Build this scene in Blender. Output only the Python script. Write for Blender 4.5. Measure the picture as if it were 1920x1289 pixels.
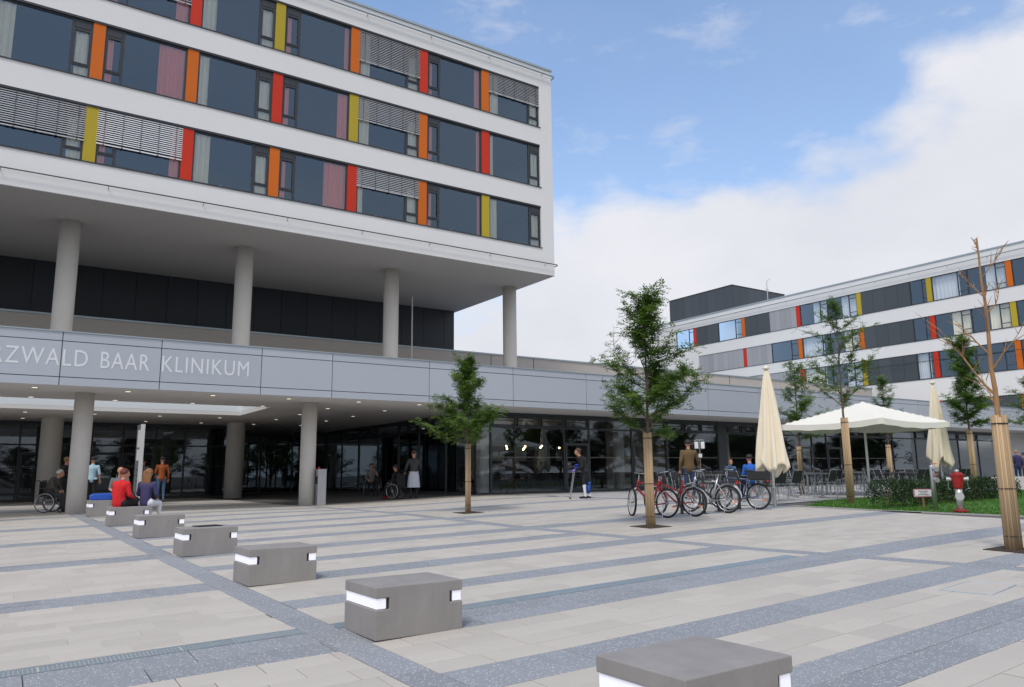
import bpy, bmesh, math, random
from mathutils import Vector, Matrix
random.seed(7)
for o in list(bpy.data.objects): bpy.data.objects.remove(o)
scene = bpy.context.scene
C = scene.collection
PI = math.pi
R = math.radians

# ------------------------------------------------------------------ camera
H = 1.55
A1, PITCH, ROLL = R(56.287), R(9.67), R(0.5956)
fx, fy = math.cos(A1), math.sin(A1)
cp, sp = math.cos(PITCH), math.sin(PITCH)
fwd = Vector((fx*cp, fy*cp, sp)); right0 = Vector((fy, -fx, 0)); down0 = Vector((fx*sp, fy*sp, -cp))
rt = right0*math.cos(ROLL) + down0*math.sin(ROLL)
dn = -right0*math.sin(ROLL) + down0*math.cos(ROLL)
cam = bpy.data.cameras.new('camera'); co = bpy.data.objects.new('camera', cam); C.objects.link(co)
cam.sensor_width = 36; cam.lens = 1423/1920*36; cam.clip_end = 2000; cam.clip_start = .05
mw = Matrix((rt, -dn, -fwd)).transposed().to_4x4(); mw.translation = (0, 0, H)
co.matrix_world = mw
scene.camera = co

# ------------------------------------------------------------------ sky, sun, exposure
SUN_AZ, SUN_EL = R(-140), R(57)          # direction the light comes from (azimuth from +X, ccw)
sdir = Vector((math.cos(SUN_AZ)*math.cos(SUN_EL), math.sin(SUN_AZ)*math.cos(SUN_EL), math.sin(SUN_EL)))
sl = bpy.data.lights.new('sun', 'SUN'); sl.energy = 1.5; sl.angle = R(14); sl.color = (1, .955, .89)
so = bpy.data.objects.new('sun', sl); C.objects.link(so); so.location = (0, -20, 40)
so.rotation_euler = sdir.to_track_quat('Z', 'Y').to_euler()
w = bpy.data.worlds.new('World'); scene.world = w; w.use_nodes = True
nt = w.node_tree; nt.nodes.clear()
def N(t, typ, **kw):
    n = t.nodes.new(typ)
    for k, v in kw.items(): setattr(n, k, v)
    return n
out = N(nt, 'ShaderNodeOutputWorld'); bg = N(nt, 'ShaderNodeBackground')
sky = N(nt, 'ShaderNodeTexSky', sky_type='NISHITA', sun_disc=False)
sky.sun_elevation = SUN_EL; sky.sun_rotation = PI/2 - SUN_AZ; sky.air_density = 1.0; sky.dust_density = 1.2; sky.ozone_density = 1.0
bg.inputs['Strength'].default_value = .15
tc = N(nt, 'ShaderNodeTexCoord')
def vmath(t, op, a, b=None):
    n = N(t, 'ShaderNodeVectorMath', operation=op); t.links.new(a, n.inputs[0])
    if b is not None:
        if isinstance(b, (tuple, Vector)): n.inputs[1].default_value = b
        else: t.links.new(b, n.inputs[1])
    return n
def fmath(t, op, a, b=None, c=None):
    n = N(t, 'ShaderNodeMath', operation=op)
    for i, v in enumerate((a, b, c)):
        if v is None: continue
        if isinstance(v, (int, float)): n.inputs[i].default_value = v
        else: t.links.new(v, n.inputs[i])
    return n.outputs[0]
# cloud bank: a tilted front (thick low down, breaking up to blue higher), edges broken by noise
bank = vmath(nt, 'DOT_PRODUCT', tc.outputs['Generated'], Vector((0.385, -0.13, -1.0))).outputs['Value']
sc1 = vmath(nt, 'MULTIPLY', tc.outputs['Generated'], (1.0, 1.0, 1.7)).outputs[0]
n1 = N(nt, 'ShaderNodeTexNoise'); n1.inputs['Scale'].default_value = 3.1; n1.inputs['Detail'].default_value = 7; n1.inputs['Roughness'].default_value = .52
nt.links.new(sc1, n1.inputs['Vector'])
n2 = N(nt, 'ShaderNodeTexNoise'); n2.inputs['Scale'].default_value = 6.5; n2.inputs['Detail'].default_value = 6; n2.inputs['Roughness'].default_value = .6
sc2 = vmath(nt, 'MULTIPLY', tc.outputs['Generated'], (1.0, 1.0, 2.6)).outputs[0]
nt.links.new(sc2, n2.inputs['Vector'])
dens = fmath(nt, 'ADD', bank, fmath(nt, 'MULTIPLY', fmath(nt, 'SUBTRACT', n1.outputs['Fac'], .5), .55))
mr = N(nt, 'ShaderNodeMapRange', interpolation_type='SMOOTHSTEP'); nt.links.new(dens, mr.inputs['Value'])
mr.inputs['From Min'].default_value = -.215; mr.inputs['From Max'].default_value = -.115
mr2 = N(nt, 'ShaderNodeMapRange', interpolation_type='SMOOTHSTEP'); nt.links.new(n2.outputs['Fac'], mr2.inputs['Value'])
mr2.inputs['From Min'].default_value = .5; mr2.inputs['From Max'].default_value = .82; mr2.inputs['To Max'].default_value = .55
haze = N(nt, 'ShaderNodeMapRange', interpolation_type='SMOOTHSTEP'); nt.links.new(dens, haze.inputs['Value'])
haze.inputs['From Min'].default_value = -.75; haze.inputs['From Max'].default_value = -.1; haze.inputs['To Max'].default_value = .14
cl = fmath(nt, 'MAXIMUM', mr.outputs[0], fmath(nt, 'MAXIMUM', fmath(nt, 'ADD', mr2.outputs[0], .02), haze.outputs[0]))
# the blue gap: away from it the sky is mostly overcast (soft, shadowless light in the photograph)
gapd = vmath(nt, 'DOT_PRODUCT', tc.outputs['Generated'], Vector((.60, .52, .60)).normalized()).outputs['Value']
gsum = fmath(nt, 'ADD', gapd, fmath(nt, 'MULTIPLY', fmath(nt, 'SUBTRACT', n1.outputs['Fac'], .5), -.5))
gmr = N(nt, 'ShaderNodeMapRange', interpolation_type='SMOOTHSTEP'); nt.links.new(gsum, gmr.inputs['Value'])
gmr.inputs['From Min'].default_value = .80; gmr.inputs['From Max'].default_value = .45; gmr.inputs['To Max'].default_value = .85
cl = fmath(nt, 'MAXIMUM', cl, gmr.outputs[0])
# cloud tone
ramp = N(nt, 'ShaderNodeValToRGB'); nt.links.new(n1.outputs['Fac'], ramp.inputs['Fac'])
ramp.color_ramp.elements[0].position = .30; ramp.color_ramp.elements[0].color = (3.9, 4.02, 4.4, 1)
ramp.color_ramp.elements[1].position = .62; ramp.color_ramp.elements[1].color = (4.6, 4.65, 4.95, 1)
skyc = N(nt, 'ShaderNodeMix', data_type='RGBA', blend_type='MULTIPLY'); skyc.inputs['Factor'].default_value = 1
nt.links.new(sky.outputs[0], skyc.inputs['A']); skyc.inputs['B'].default_value = (1.12, 1.24, 1.32, 1)
mix = N(nt, 'ShaderNodeMix', data_type='RGBA'); nt.links.new(cl, mix.inputs['Factor'])
nt.links.new(skyc.outputs['Result'], mix.inputs['A']); nt.links.new(ramp.outputs['Color'], mix.inputs['B'])
nt.links.new(mix.outputs['Result'], bg.inputs['Color']); nt.links.new(bg.outputs[0], out.inputs['Surface'])
vs = scene.view_settings; vs.view_transform = 'Standard'; vs.look = 'None'; vs.gamma = 1; vs.use_curve_mapping = False
vs.exposure = 0.28
scene.render.engine = 'CYCLES'
scene.cycles.max_bounces = 8; scene.cycles.transparent_max_bounces = 12

# ------------------------------------------------------------------ helpers
def sm(t): t = min(1, max(0, t)); return t*t*(3-2*t)
def gz(x, y):                                   # gently rising plaza, level at the building
    x = min(45, max(-25, x)); y = min(60, max(-25, y))
    a = -1.55 + .02*x + .018*y; b = -1.03 + .16*sm((x-9)/7); k = .03
    h = min(1, max(0, .5+.5*(b-a)/k))
    return b*(1-h)+a*h-k*h*(1-h) + 1.55

MATS = {}
def mat(name, col, rough=.6, metal=0., var=0., vs_=4., bump=0., bs=60., emit=0., spec=.5, tone=0., speck=None, stretch=None, sheen=0.):
    m = bpy.data.materials.new(name); m.use_nodes = True; t = m.node_tree; t.nodes.clear()
    o = N(t, 'ShaderNodeOutputMaterial'); p = N(t, 'ShaderNodeBsdfPrincipled'); t.links.new(p.outputs[0], o.inputs[0])
    p.inputs['Roughness'].default_value = rough; p.inputs['Metallic'].default_value = metal
    p.inputs['Specular IOR Level'].default_value = spec
    c4 = (*col, 1); p.inputs['Base Color'].default_value = c4
    cur = None
    g = N(t, 'ShaderNodeTexCoord'); vec = g.outputs['Object']
    if stretch: vec = vmath(t, 'MULTIPLY', vec, stretch).outputs[0]
    if var:
        n = N(t, 'ShaderNodeTexNoise'); n.inputs['Scale'].default_value = vs_; n.inputs['Detail'].default_value = 6; n.inputs['Roughness'].default_value = .65
        t.links.new(vec, n.inputs['Vector'])
        f = fmath(t, 'ADD', fmath(t, 'MULTIPLY', fmath(t, 'SUBTRACT', n.outputs['Fac'], .5), 2*var), 1.0)
        cur = f
    if tone:
        a = N(t, 'ShaderNodeAttribute', attribute_name='tone')
        f = fmath(t, 'ADD', fmath(t, 'MULTIPLY', fmath(t, 'SUBTRACT', a.outputs['Fac'], .5), 2*tone), 1.0)
        cur = f if cur is None else fmath(t, 'MULTIPLY', cur, f)
    if cur is not None:
        mx = vmath(t, 'SCALE', g.outputs['Object']); mx.inputs[0].default_value = col
        for l in list(mx.inputs[0].links): t.links.remove(l)
        t.links.new(cur, mx.inputs['Scale']); csrc = mx.outputs[0]
        if speck:
            v = N(t, 'ShaderNodeTexVoronoi'); v.inputs['Scale'].default_value = speck[0]; t.links.new(g.outputs['Object'], v.inputs['Vector'])
            s1 = N(t, 'ShaderNodeSeparateColor'); t.links.new(v.outputs['Color'], s1.inputs[0])
            on = N(t, 'ShaderNodeMapRange'); t.links.new(s1.outputs[0], on.inputs['Value']); on.inputs['From Min'].default_value = speck[1]; on.inputs['From Max'].default_value = speck[1]+.08
            near = N(t, 'ShaderNodeMapRange'); t.links.new(v.outputs['Distance'], near.inputs['Value']); near.inputs['From Min'].default_value = .45; near.inputs['From Max'].default_value = .3
            k = fmath(t, 'MULTIPLY', on.outputs[0], near.outputs[0])
            mm = N(t, 'ShaderNodeMix', data_type='RGBA'); t.links.new(k, mm.inputs['Factor']); t.links.new(csrc, mm.inputs['A']); mm.inputs['B'].default_value = (*speck[2], 1)
            csrc = mm.outputs['Result']
        t.links.new(csrc, p.inputs['Base Color'])
    if bump:
        n = N(t, 'ShaderNodeTexNoise'); n.inputs['Scale'].default_value = bs; n.inputs['Detail'].default_value = 5
        t.links.new(vec, n.inputs['Vector'])
        b = N(t, 'ShaderNodeBump'); b.inputs['Strength'].default_value = bump; b.inputs['Distance'].default_value = .01
        t.links.new(n.outputs['Fac'], b.inputs['Height']); t.links.new(b.outputs[0], p.inputs['Normal'])
    if emit:
        p.inputs['Emission Color'].default_value = c4; p.inputs['Emission Strength'].default_value = emit
    if sheen: p.inputs['Sheen Weight'].default_value = sheen
    MATS[name] = m; return m
def glass(name, tint, refl, rough=0.0, rc=(.8, .9, .97)):
    m = bpy.data.materials.new(name); m.use_nodes = True; t = m.node_tree; t.nodes.clear()
    o = N(t, 'ShaderNodeOutputMaterial'); tr = N(t, 'ShaderNodeBsdfTransparent'); gl = N(t, 'ShaderNodeBsdfGlossy')
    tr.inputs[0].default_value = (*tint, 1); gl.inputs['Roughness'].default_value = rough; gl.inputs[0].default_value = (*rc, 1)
    fr = N(t, 'ShaderNodeFresnel'); fr.inputs[0].default_value = 1.5
    f = fmath(t, 'MINIMUM', fmath(t, 'ADD', fmath(t, 'MULTIPLY', fr.outputs[0], 1.5), refl), 1)
    mx = N(t, 'ShaderNodeMixShader'); t.links.new(f, mx.inputs[0]); t.links.new(tr.outputs[0], mx.inputs[1]); t.links.new(gl.outputs[0], mx.inputs[2])
    t.links.new(mx.outputs[0], o.inputs[0]); MATS[name] = m; return m
def leafmat(name, col, col2):
    m = bpy.data.materials.new(name); m.use_nodes = True; t = m.node_tree; t.nodes.clear()
    o = N(t, 'ShaderNodeOutputMaterial'); d = N(t, 'ShaderNodeBsdfPrincipled'); tl = N(t, 'ShaderNodeBsdfTranslucent')
    d.inputs['Roughness'].default_value = .5
    a = N(t, 'ShaderNodeAttribute', attribute_name='tone')
    mm = N(t, 'ShaderNodeMix', data_type='RGBA'); t.links.new(a.outputs['Fac'], mm.inputs['Factor']); mm.inputs['A'].default_value = (*col, 1); mm.inputs['B'].default_value = (*col2, 1)
    t.links.new(mm.outputs['Result'], d.inputs['Base Color']); t.links.new(mm.outputs['Result'], tl.inputs[0])
    mx = N(t, 'ShaderNodeMixShader'); mx.inputs[0].default_value = .35; t.links.new(d.outputs[0], mx.inputs[1]); t.links.new(tl.outputs[0], mx.inputs[2])
    t.links.new(mx.outputs[0], o.inputs[0]); MATS[name] = m; return m

class MB:
    def __init__(s): s.v = []; s.f = []; s.m = []; s.t = []; s.cm = 0; s.ct = .5
    def face(s, idx): s.f.append(idx); s.m.append(s.cm); s.t.append(s.ct)
    def poly(s, pts):
        b = len(s.v); s.v += [tuple(p) for p in pts]; s.face(list(range(b, b+len(pts))))
    def box(s, x0, x1, y0, y1, z0, z1):
        b = len(s.v); s.v += [(x, y, z) for z in (z0, z1) for y in (y0, y1) for x in (x0, x1)]
        for q in ((0,2,3,1), (4,5,7,6), (0,1,5,4), (2,6,7,3), (0,4,6,2), (1,3,7,5)): s.face([b+i for i in q])
        return s
    def prism(s, prof, a0, a1, axis='y'):                    # closed profile in the two other axes, extruded
        n = len(prof); b = len(s.v)
        for a in (a0, a1):
            for p, q in prof: s.v.append({'y': (p, a, q), 'x': (a, p, q), 'z': (p, q, a)}[axis])
        s.face([b+i for i in range(n)][::-1]); s.face([b+n+i for i in range(n)])
        for i in range(n): j = (i+1) % n; s.face([b+i, b+j, b+n+j, b+n+i])
        return s
    def tube(s, p0, p1, r0, r1=None, n=8, cap=True):
        r1 = r0 if r1 is None else r1
        p0, p1 = Vector(p0), Vector(p1); d = p1-p0
        if d.length < 1e-6: return s
        q = d.to_track_quat('Z', 'Y'); b = len(s.v)
        for p, r in ((p0, r0), (p1, r1)):
            for i in range(n):
                a = 2*PI*i/n; s.v.append(tuple(p + q @ Vector((r*math.cos(a), r*math.sin(a), 0))))
        for i in range(n): j = (i+1) % n; s.face([b+i, b+j, b+n+j, b+n+i])
        if cap: s.face([b+i for i in range(n)][::-1]); s.face([b+n+i for i in range(n)])
        return s
    def path(s, pts, r, n=6):
        for a, b in zip(pts[:-1], pts[1:]): s.tube(a, b, r, r, n)
        return s
    def lathe(s, prof, c=(0,0,0), n=16):                     # (r, z) profile round z
        b = len(s.v); k = len(prof)
        for r, z in prof:
            for i in range(n):
                a = 2*PI*i/n; s.v.append((c[0]+r*math.cos(a), c[1]+r*math.sin(a), c[2]+z))
        for q in range(k-1):
            for i in range(n):
                j = (i+1) % n; s.face([b+q*n+i, b+q*n+j, b+(q+1)*n+j, b+(q+1)*n+i])
        s.face([b+i for i in range(n)][::-1]); s.face([b+(k-1)*n+i for i in range(n)])
        return s
    def torus(s, c, R_, r, axis='x', n=24, k=6, a0=0, a1=2*PI):
        c = Vector(c); b = len(s.v); full = abs(a1-a0-2*PI) < 1e-4; m = n if full else n+1
        for i in range(m):
            a = a0+(a1-a0)*i/n
            for j in range(k):
                u = 2*PI*j/k; rr = R_+r*math.cos(u); h = r*math.sin(u)
                p = {'x': (h, rr*math.cos(a), rr*math.sin(a)), 'y': (rr*math.cos(a), h, rr*math.sin(a)), 'z': (rr*math.cos(a), rr*math.sin(a), h)}[axis]
                s.v.append(tuple(c+Vector(p)))
        for i in range(n):
            i2 = (i+1) % m
            for j in range(k):
                j2 = (j+1) % k; s.face([b+i*k+j, b+i2*k+j, b+i2*k+j2, b+i*k+j2])
        return s
    def ball(s, c, rx, ry=None, rz=None, n=12, k=8):
        ry = ry or rx; rz = rz or rx; b = len(s.v)
        for q in range(k+1):
            ph = PI*q/k
            for i in range(n):
                a = 2*PI*i/n; s.v.append((c[0]+rx*math.sin(ph)*math.cos(a), c[1]+ry*math.sin(ph)*math.sin(a), c[2]-rz*math.cos(ph)))
        for q in range(k):
            for i in range(n):
                j = (i+1) % n; s.face([b+q*n+i, b+q*n+j, b+(q+1)*n+j, b+(q+1)*n+i])
        return s
    def mesh(s, name, smooth=False):
        me = bpy.data.meshes.new(name); me.from_pydata(s.v, [], s.f)
        me.polygons.foreach_set('material_index', s.m)
        a = me.attributes.new('tone', 'FLOAT', 'FACE'); a.data.foreach_set('value', s.t)
        if smooth: me.polygons.foreach_set('use_smooth', [True]*len(me.polygons))
        me.update(); return me
def link(name, me, mats, parent=None, loc=(0,0,0), rot=(0,0,0)):
    o = bpy.data.objects.new(name, me); C.objects.link(o)
    if me is not None and mats is not None:
        ms = mats if isinstance(mats, (list, tuple)) else [mats]
        if len(me.materials) == 0:
            for m in ms: me.materials.append(MATS[m] if isinstance(m, str) else m)
    o.parent = parent; o.location = loc; o.rotation_euler = rot
    return o
def ob(name, mb, mats, parent=None, loc=(0,0,0), rot=(0,0,0), smooth=False):
    me = mb.mesh(name, smooth) if isinstance(mb, MB) else mb
    return link(name, me, mats, parent, loc, rot)
def tag(o, label, cat=None, group=None, kind=None):
    if label: o['label'] = label
    if cat: o['category'] = cat
    if group: o['group'] = group
    if kind: o['kind'] = kind
    return o
def thing(name, label, cat, loc=(0,0,0), rotz=0, group=None):
    o = link(name, None, None, None, loc, (0,0,rotz)); return tag(o, label, cat, group)
def wpart(name, mb, mats, root, smooth=False):       # mesh given in world coordinates under an unrotated root
    l = root.location
    return ob(name, mb, mats, root, (-l.x, -l.y, -l.z) if root.parent is None else (0,0,0), smooth=smooth)
def dup(root, loc, rotz=0, label=None, group=None, s=1.0):
    r = root.copy(); C.objects.link(r); r.location = loc; r.rotation_euler = (0,0,rotz); r.scale = (s,s,s)
    if label: r['label'] = label
    if group: r['group'] = group
    for ch in list(root.children):
        c = ch.copy(); C.objects.link(c); c.parent = r
        for gch in list(ch.children):
            d = gch.copy(); C.objects.link(d); d.parent = c
    return r
def bevel(o, wd=.006, seg=2):
    m = o.modifiers.new('bevel', 'BEVEL'); m.width = wd; m.segments = seg; m.limit_method = 'ANGLE'; m.angle_limit = R(40)

# ------------------------------------------------------------------ materials
mat('cream_paver', (.50, .462, .412), .85, var=.10, vs_=1.3, tone=.07, bump=.25, bs=220, speck=(170, .8, (.42, .39, .35)))
mat('grey_slab', (.265, .278, .30), .75, var=.10, vs_=1.2, tone=.07, bump=.2, bs=160, speck=(60, .66, (.56, .57, .58)))
mat('terrace_paver', (.42, .41, .40), .85, var=.10, vs_=1.0, tone=.07)
mat('mortar', (.10, .095, .09), .95, var=.2, vs_=3)
mat('grass', (.07, .17, .03), .8, tone=.3, var=.25, vs_=3)
mat('soil', (.05, .035, .025), .95, var=.4, vs_=30, bump=.8, bs=60)
mat('steel', (.52, .54, .56), .35, .9, var=.06, vs_=8)
mat('galv', (.36, .43, .47), .45, .55, var=.1, vs_=6)
mat('dark_metal', (.045, .05, .058), .45, .3)
mat('frame_metal', (.042, .048, .056), .45, .25)
mat('concrete', (.62, .595, .555), .85, var=.13, vs_=1.6, bump=.25, bs=45, stretch=(1, 1, .5))
mat('bench_concrete', (.285, .268, .258), .75, var=.27, vs_=3.6, bump=.3, bs=90, stretch=(1, 1, .3))
mat('white_render', (.77, .77, .77), .8, var=.03, vs_=.6)
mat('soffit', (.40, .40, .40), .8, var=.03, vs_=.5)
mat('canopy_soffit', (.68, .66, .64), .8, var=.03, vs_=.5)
mat('beige_wall', (.46, .43, .40), .85, var=.05, vs_=.7)
mat('dark_clad', (.022, .030, .039), .5, .15, var=.1, vs_=1, tone=.18)
mat('alu_panel', (.45, .485, .54), .42, .2, tone=.05, var=.03, vs_=.6)
mat('alu_letter', (.74, .76, .79), .4, .2)
mat('white_panel', (.72, .76, .78), .6)
mat('p_red', (.58, .035, .014), .5, tone=.05, spec=.25); mat('p_orange', (.62, .14, .012), .5, tone=.05, spec=.25); mat('p_yellow', (.46, .35, .03), .5, tone=.05, spec=.25)
mat('slate_panel', (.062, .074, .088), .5, .1, tone=.12)
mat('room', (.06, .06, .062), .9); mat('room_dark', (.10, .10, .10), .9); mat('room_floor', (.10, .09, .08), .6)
mat('curtain_beige', (.93, .87, .66), .9, var=.08, vs_=5); mat('curtain_pink', (.95, .33, .24), .9, var=.08, vs_=5)
mat('blind_dark', (.50, .51, .53), .5, .1); mat('blind_light', (.82, .83, .85), .45, .0)
mat('shutter_grey', (.35, .36, .39), .6, tone=.1)
mat('lamp_on', (1, .93, .72), .5, emit=.9); mat('bulb', (1, .72, .35), .5, emit=9.0)
mat('light_panel', (.84, .84, .92), .4, emit=.3)
mat('bark', (.16, .115, .08), .9, var=.3, vs_=12, bump=.6, bs=60, stretch=(1, 1, .25))
mat('bark_pale', (.36, .20, .09), .85, var=.25, vs_=12, bump=.4, bs=60, stretch=(1, 1, .3))
mat('reed', (.47, .335, .20), .85, tone=.28, var=.2, vs_=14, stretch=(1, 1, .12))
mat('tie', (.03, .028, .025), .8)
leafmat('leaf', (.045, .12, .018), (.20, .33, .05)); leafmat('leaf_dark', (.02, .05, .014), (.06, .12, .025))
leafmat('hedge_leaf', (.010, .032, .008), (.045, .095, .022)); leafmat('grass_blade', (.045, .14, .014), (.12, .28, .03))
mat('umb_cream', (.88, .79, .62), .85, var=.04, vs_=4, sheen=.2); mat('umb_white', (.85, .82, .73), .85, sheen=.1)
mat('white_paint', (.78, .78, .76), .5); mat('black_plastic', (.02, .02, .022), .5); mat('rubber', (.018, .018, .018), .8)
mat('mesh_black', (.022, .023, .025), .7); mat('table_grey', (.16, .165, .175), .35)
mat('hydrant_red', (.34, .014, .016), .35, var=.08, vs_=10); mat('orange_knob', (.75, .16, .03), .4); mat('cast_alu', (.58, .58, .57), .4, .6)
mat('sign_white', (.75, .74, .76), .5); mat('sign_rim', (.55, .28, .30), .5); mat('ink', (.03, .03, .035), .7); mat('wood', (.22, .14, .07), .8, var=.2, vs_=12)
mat('stele_grey', (.16, .165, .175), .5); mat('stele_white', (.82, .82, .83), .5)
mat('bike_red', (.36, .02, .022), .3); mat('bike_silver', (.55, .56, .58), .3, .6); mat('bike_blue', (.10, .13, .22), .35, .3); mat('bike_black', (.02, .02, .02), .35); mat('reflector', (.85, .18, .03), .3, emit=.1); mat('tail_red', (.5, .02, .02), .25)  # spoke reflectors get a faint painted-in glow, they are no lamps
mat('skin', (.52, .27, .18), .6); mat('blue_plastic', (.02, .10, .50), .4); mat('crutch_blue', (.02, .04, .45), .4)
for k, c in dict(black=(.012,.012,.014), red=(.62,.014,.018), purple=(.05,.045,.13), grey=(.15,.155,.165), dkgrey=(.05,.05,.055), brown=(.135,.085,.035), jeans=(.03,.05,.11), jeans_lt=(.07,.13,.24), orange=(.33,.085,.018), white=(.72,.73,.76), gown=(.50,.52,.60), khaki=(.085,.075,.065), shirtblue=(.42,.60,.72), bluejacket=(.02,.12,.48), striped=(.2,.2,.21), green=(.05,.25,.10), bag=(.02,.022,.026)).items():
    mat('cl_'+k, c, .85, var=.12, vs_=9, bump=.3, bs=14)
for k, c in dict(dark=(.015,.011,.008), brown=(.07,.035,.015), redbrown=(.12,.022,.012), blond=(.30,.16,.06), white=(.62,.60,.56), longbrown=(.22,.10,.035)).items(): mat('hair_'+k, c, .6, var=.2, vs_=30, stretch=(1,1,.2))
glass('win_glass', (.98, .98, .98), .08, rc=(.55, .76, 1)); glass('cafe_glass', (.78, .82, .81), .035); glass('rail_glass', (.75, .82, .83), .06)  # window gloss is tinted blue in place of a mirrored blue sky

# ------------------------------------------------------------------ ground and plaza
def lin(a, b, n): return [a+(b-a)*i/n for i in range(n+1)]
gx = [-900, -300, -100, -50]+lin(-25, 50, 75)+[70, 100, 160, 300, 900]
gy = [-900, -300, -100, -50]+lin(-25, 60, 85)+[80, 120, 300, 900]
mb = MB()
for y in gy:
    for x in gx: mb.v.append((x, y, gz(x, y)-.014))
for j in range(len(gy)-1):
    for i in range(len(gx)-1): a = j*len(gx)+i; mb.face([a, a+1, a+1+len(gx), a+len(gx)])
tag(ob('ground', mb, 'mortar', smooth=True), 'grey ground sheet under the paving', kind='structure')

plaza = tag(link('plaza', None, None, None, (5, 8, gz(5, 8))), 'sloping plaza of cream pavers with grey granite bands', kind='structure')
def b1l(v): return 2.36-.0328*(v-7.07)
def b1r(v): return b1l(v)+.31
B2 = [(-5, 12.6), (4.6, 10.7), (8, 9.85), (13.5, 9.15), (22.7, 8.75), (50, 8.2)]
def b2c(v):
    for (v0, x0), (v1, x1) in zip(B2[:-1], B2[1:]):
        if v <= v1: return x0+(x1-x0)*(v-v0)/(v1-v0)
    return B2[-1][1]
def wy(x, y):      # slight skew of the pattern towards the right
    return y + .04*max(0, min(x, 12)-4)*min(1, max(0, (12.5-y)/5))
pieces = []        # (kind, quad in pattern space, distance)
def visible(x, y):
    z = gz(x, y)-H; q = Vector((x, y, z)); d = q.dot(fwd)
    if d < .5: return False
    u = q.dot(rt)/d*1423; v = q.dot(dn)/d*1423
    return abs(u) < 1000 and v < 690
def add_row(kind, v0, v1, xl, xr, length, off):
    x = off
    while x < max(xr(v0), xr(v1)):
        x1 = x+length*(1 if kind == 'p' else random.uniform(.75, 1.3))
        q = [max(x, xl(v0)), min(x1, xr(v0)), min(x1, xr(v1)), max(x, xl(v1))]
        if q[1]-q[0] > .03 or q[2]-q[3] > .03:
            q[1] = max(q[1], q[0]+.005); q[2] = max(q[2], q[3]+.005)
            pieces.append((kind, [(q[0], v0), (q[1], v0), (q[2], v1), (q[3], v1)]))
        x = x1
def zone(xl, xr, xstart, stripes, vmin, vmax, ph=.285):
    v = vmin
    for a, b in sorted(stripes)+[(vmax, vmax)]:
        if b <= vmin: continue
        a = max(a, vmin)
        if a-v > .05:
            n = max(1, round((a-v)/ph)); hh = (a-v)/n
            for i in range(n): add_row('p', v+i*hh, v+(i+1)*hh, xl, xr, .57, xstart-random.uniform(0, .57))
        if b > a:
            n = 2 if b-a > .62 else 1
            for i in range(n): add_row('s', a+(b-a)*i/n, a+(b-a)*(i+1)/n, xl, xr, 1.25, xstart-random.uniform(0, 1.2))
        v = b
LS = [(2.7, 3.3), (6.1, 6.88), (9.7, 10.35), (13.25, 13.94), (16.86, 17.5), (20.5, 21.2), (24.3, 25.0), (27.9, 28.6), (31.4, 32.1), (34.9, 35.6)]
MS = [(1.2, 1.8), (2.95, 3.65), (4.54, 5.07), (6.2, 6.88), (8.0, 8.5), (9.7, 10.3), (11.35, 11.85), (12.9, 13.5), (14.65, 15.2), (16.4, 17.0), (18.1, 18.7), (19.9, 20.45), (21.6, 22.15), (23.4, 23.95), (25.2, 25.7), (27.9, 28.4), (31.4, 32.0), (34.9, 35.6)]
RS = [(1.2, 1.8), (2.95, 3.65), (4.54, 5.07), (6.2, 6.88), (9.9, 10.5), (12.95, 13.55), (16.05, 16.75), (19.2, 19.8), (22.3, 22.9)]
DR = (6.88, 7.09)
for xl, xr, xs, st, vx in ((lambda v: -9, b1l, -9, LS, 39.8), (b1r, lambda v: b2c(v)-.18, 1, MS, 39.8), (lambda v: b2c(v)+.18, lambda v: 17.7 if v < 13.9 else 17.0, 8, RS, 26.6)):
    zone(xl, xr, xs, st, .4, DR[0]); zone(xl, xr, xs, st, DR[1], vx)
v = .4
while v < 39:                                         # the two cross bands
    for l_, r_ in ((b1l, b1r), (lambda t: b2c(t)-.18, lambda t: b2c(t)+.18)):
        if l_ is b1l or v < 26: pieces.append(('s', [(l_(v), v), (r_(v), v), (r_(v+1.2), v+1.2), (l_(v+1.2), v+1.2)]))
    v += 1.2
def piece_geo(mb, q, gap, ox=0, oy=0, oz=0, deep=True):
    cx = sum(p[0] for p in q)/4; cy = sum(p[1] for p in q)/4
    def inset(g):
        r = []
        for x, y in q:
            dx = x-cx; dy = y-cy
            r.append((x-math.copysign(min(g, abs(dx)*.5), dx), y-math.copysign(min(g, abs(dy)*.5), dy)))
        return r
    lift = random.uniform(-.0012, .0012)
    lo = inset(gap); hi = inset(gap+.003); b = len(mb.v)
    P = lambda x, y, dz: (x-ox, wy(x, y)-oy, gz(x, wy(x, y))+dz+lift-oz)
    mb.ct = random.random()
    if deep:
        mb.v += [P(x, y, -.016) for x, y in lo]+[P(x, y, -.003) for x, y in lo]+[P(x, y, 0) for x, y in hi]
        for k in (0, 4):
            for i in range(4): j = (i+1) % 4; mb.face([b+k+i, b+k+j, b+k+4+j, b+k+4+i])
        mb.face([b+8, b+9, b+10, b+11])
    else:
        mb.v += [P(x, y, 0) for x, y in lo]; mb.face([b, b+1, b+2, b+3])
near = {'p': [], 's': []}; far = {'p': [], 's': []}
for kd, q in pieces:
    cx = sum(p[0] for p in q)/4; cy = sum(p[1] for p in q)/4
    near[kd].append((math.hypot(cx, cy) if visible(cx, cy) else 999, q))
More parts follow.
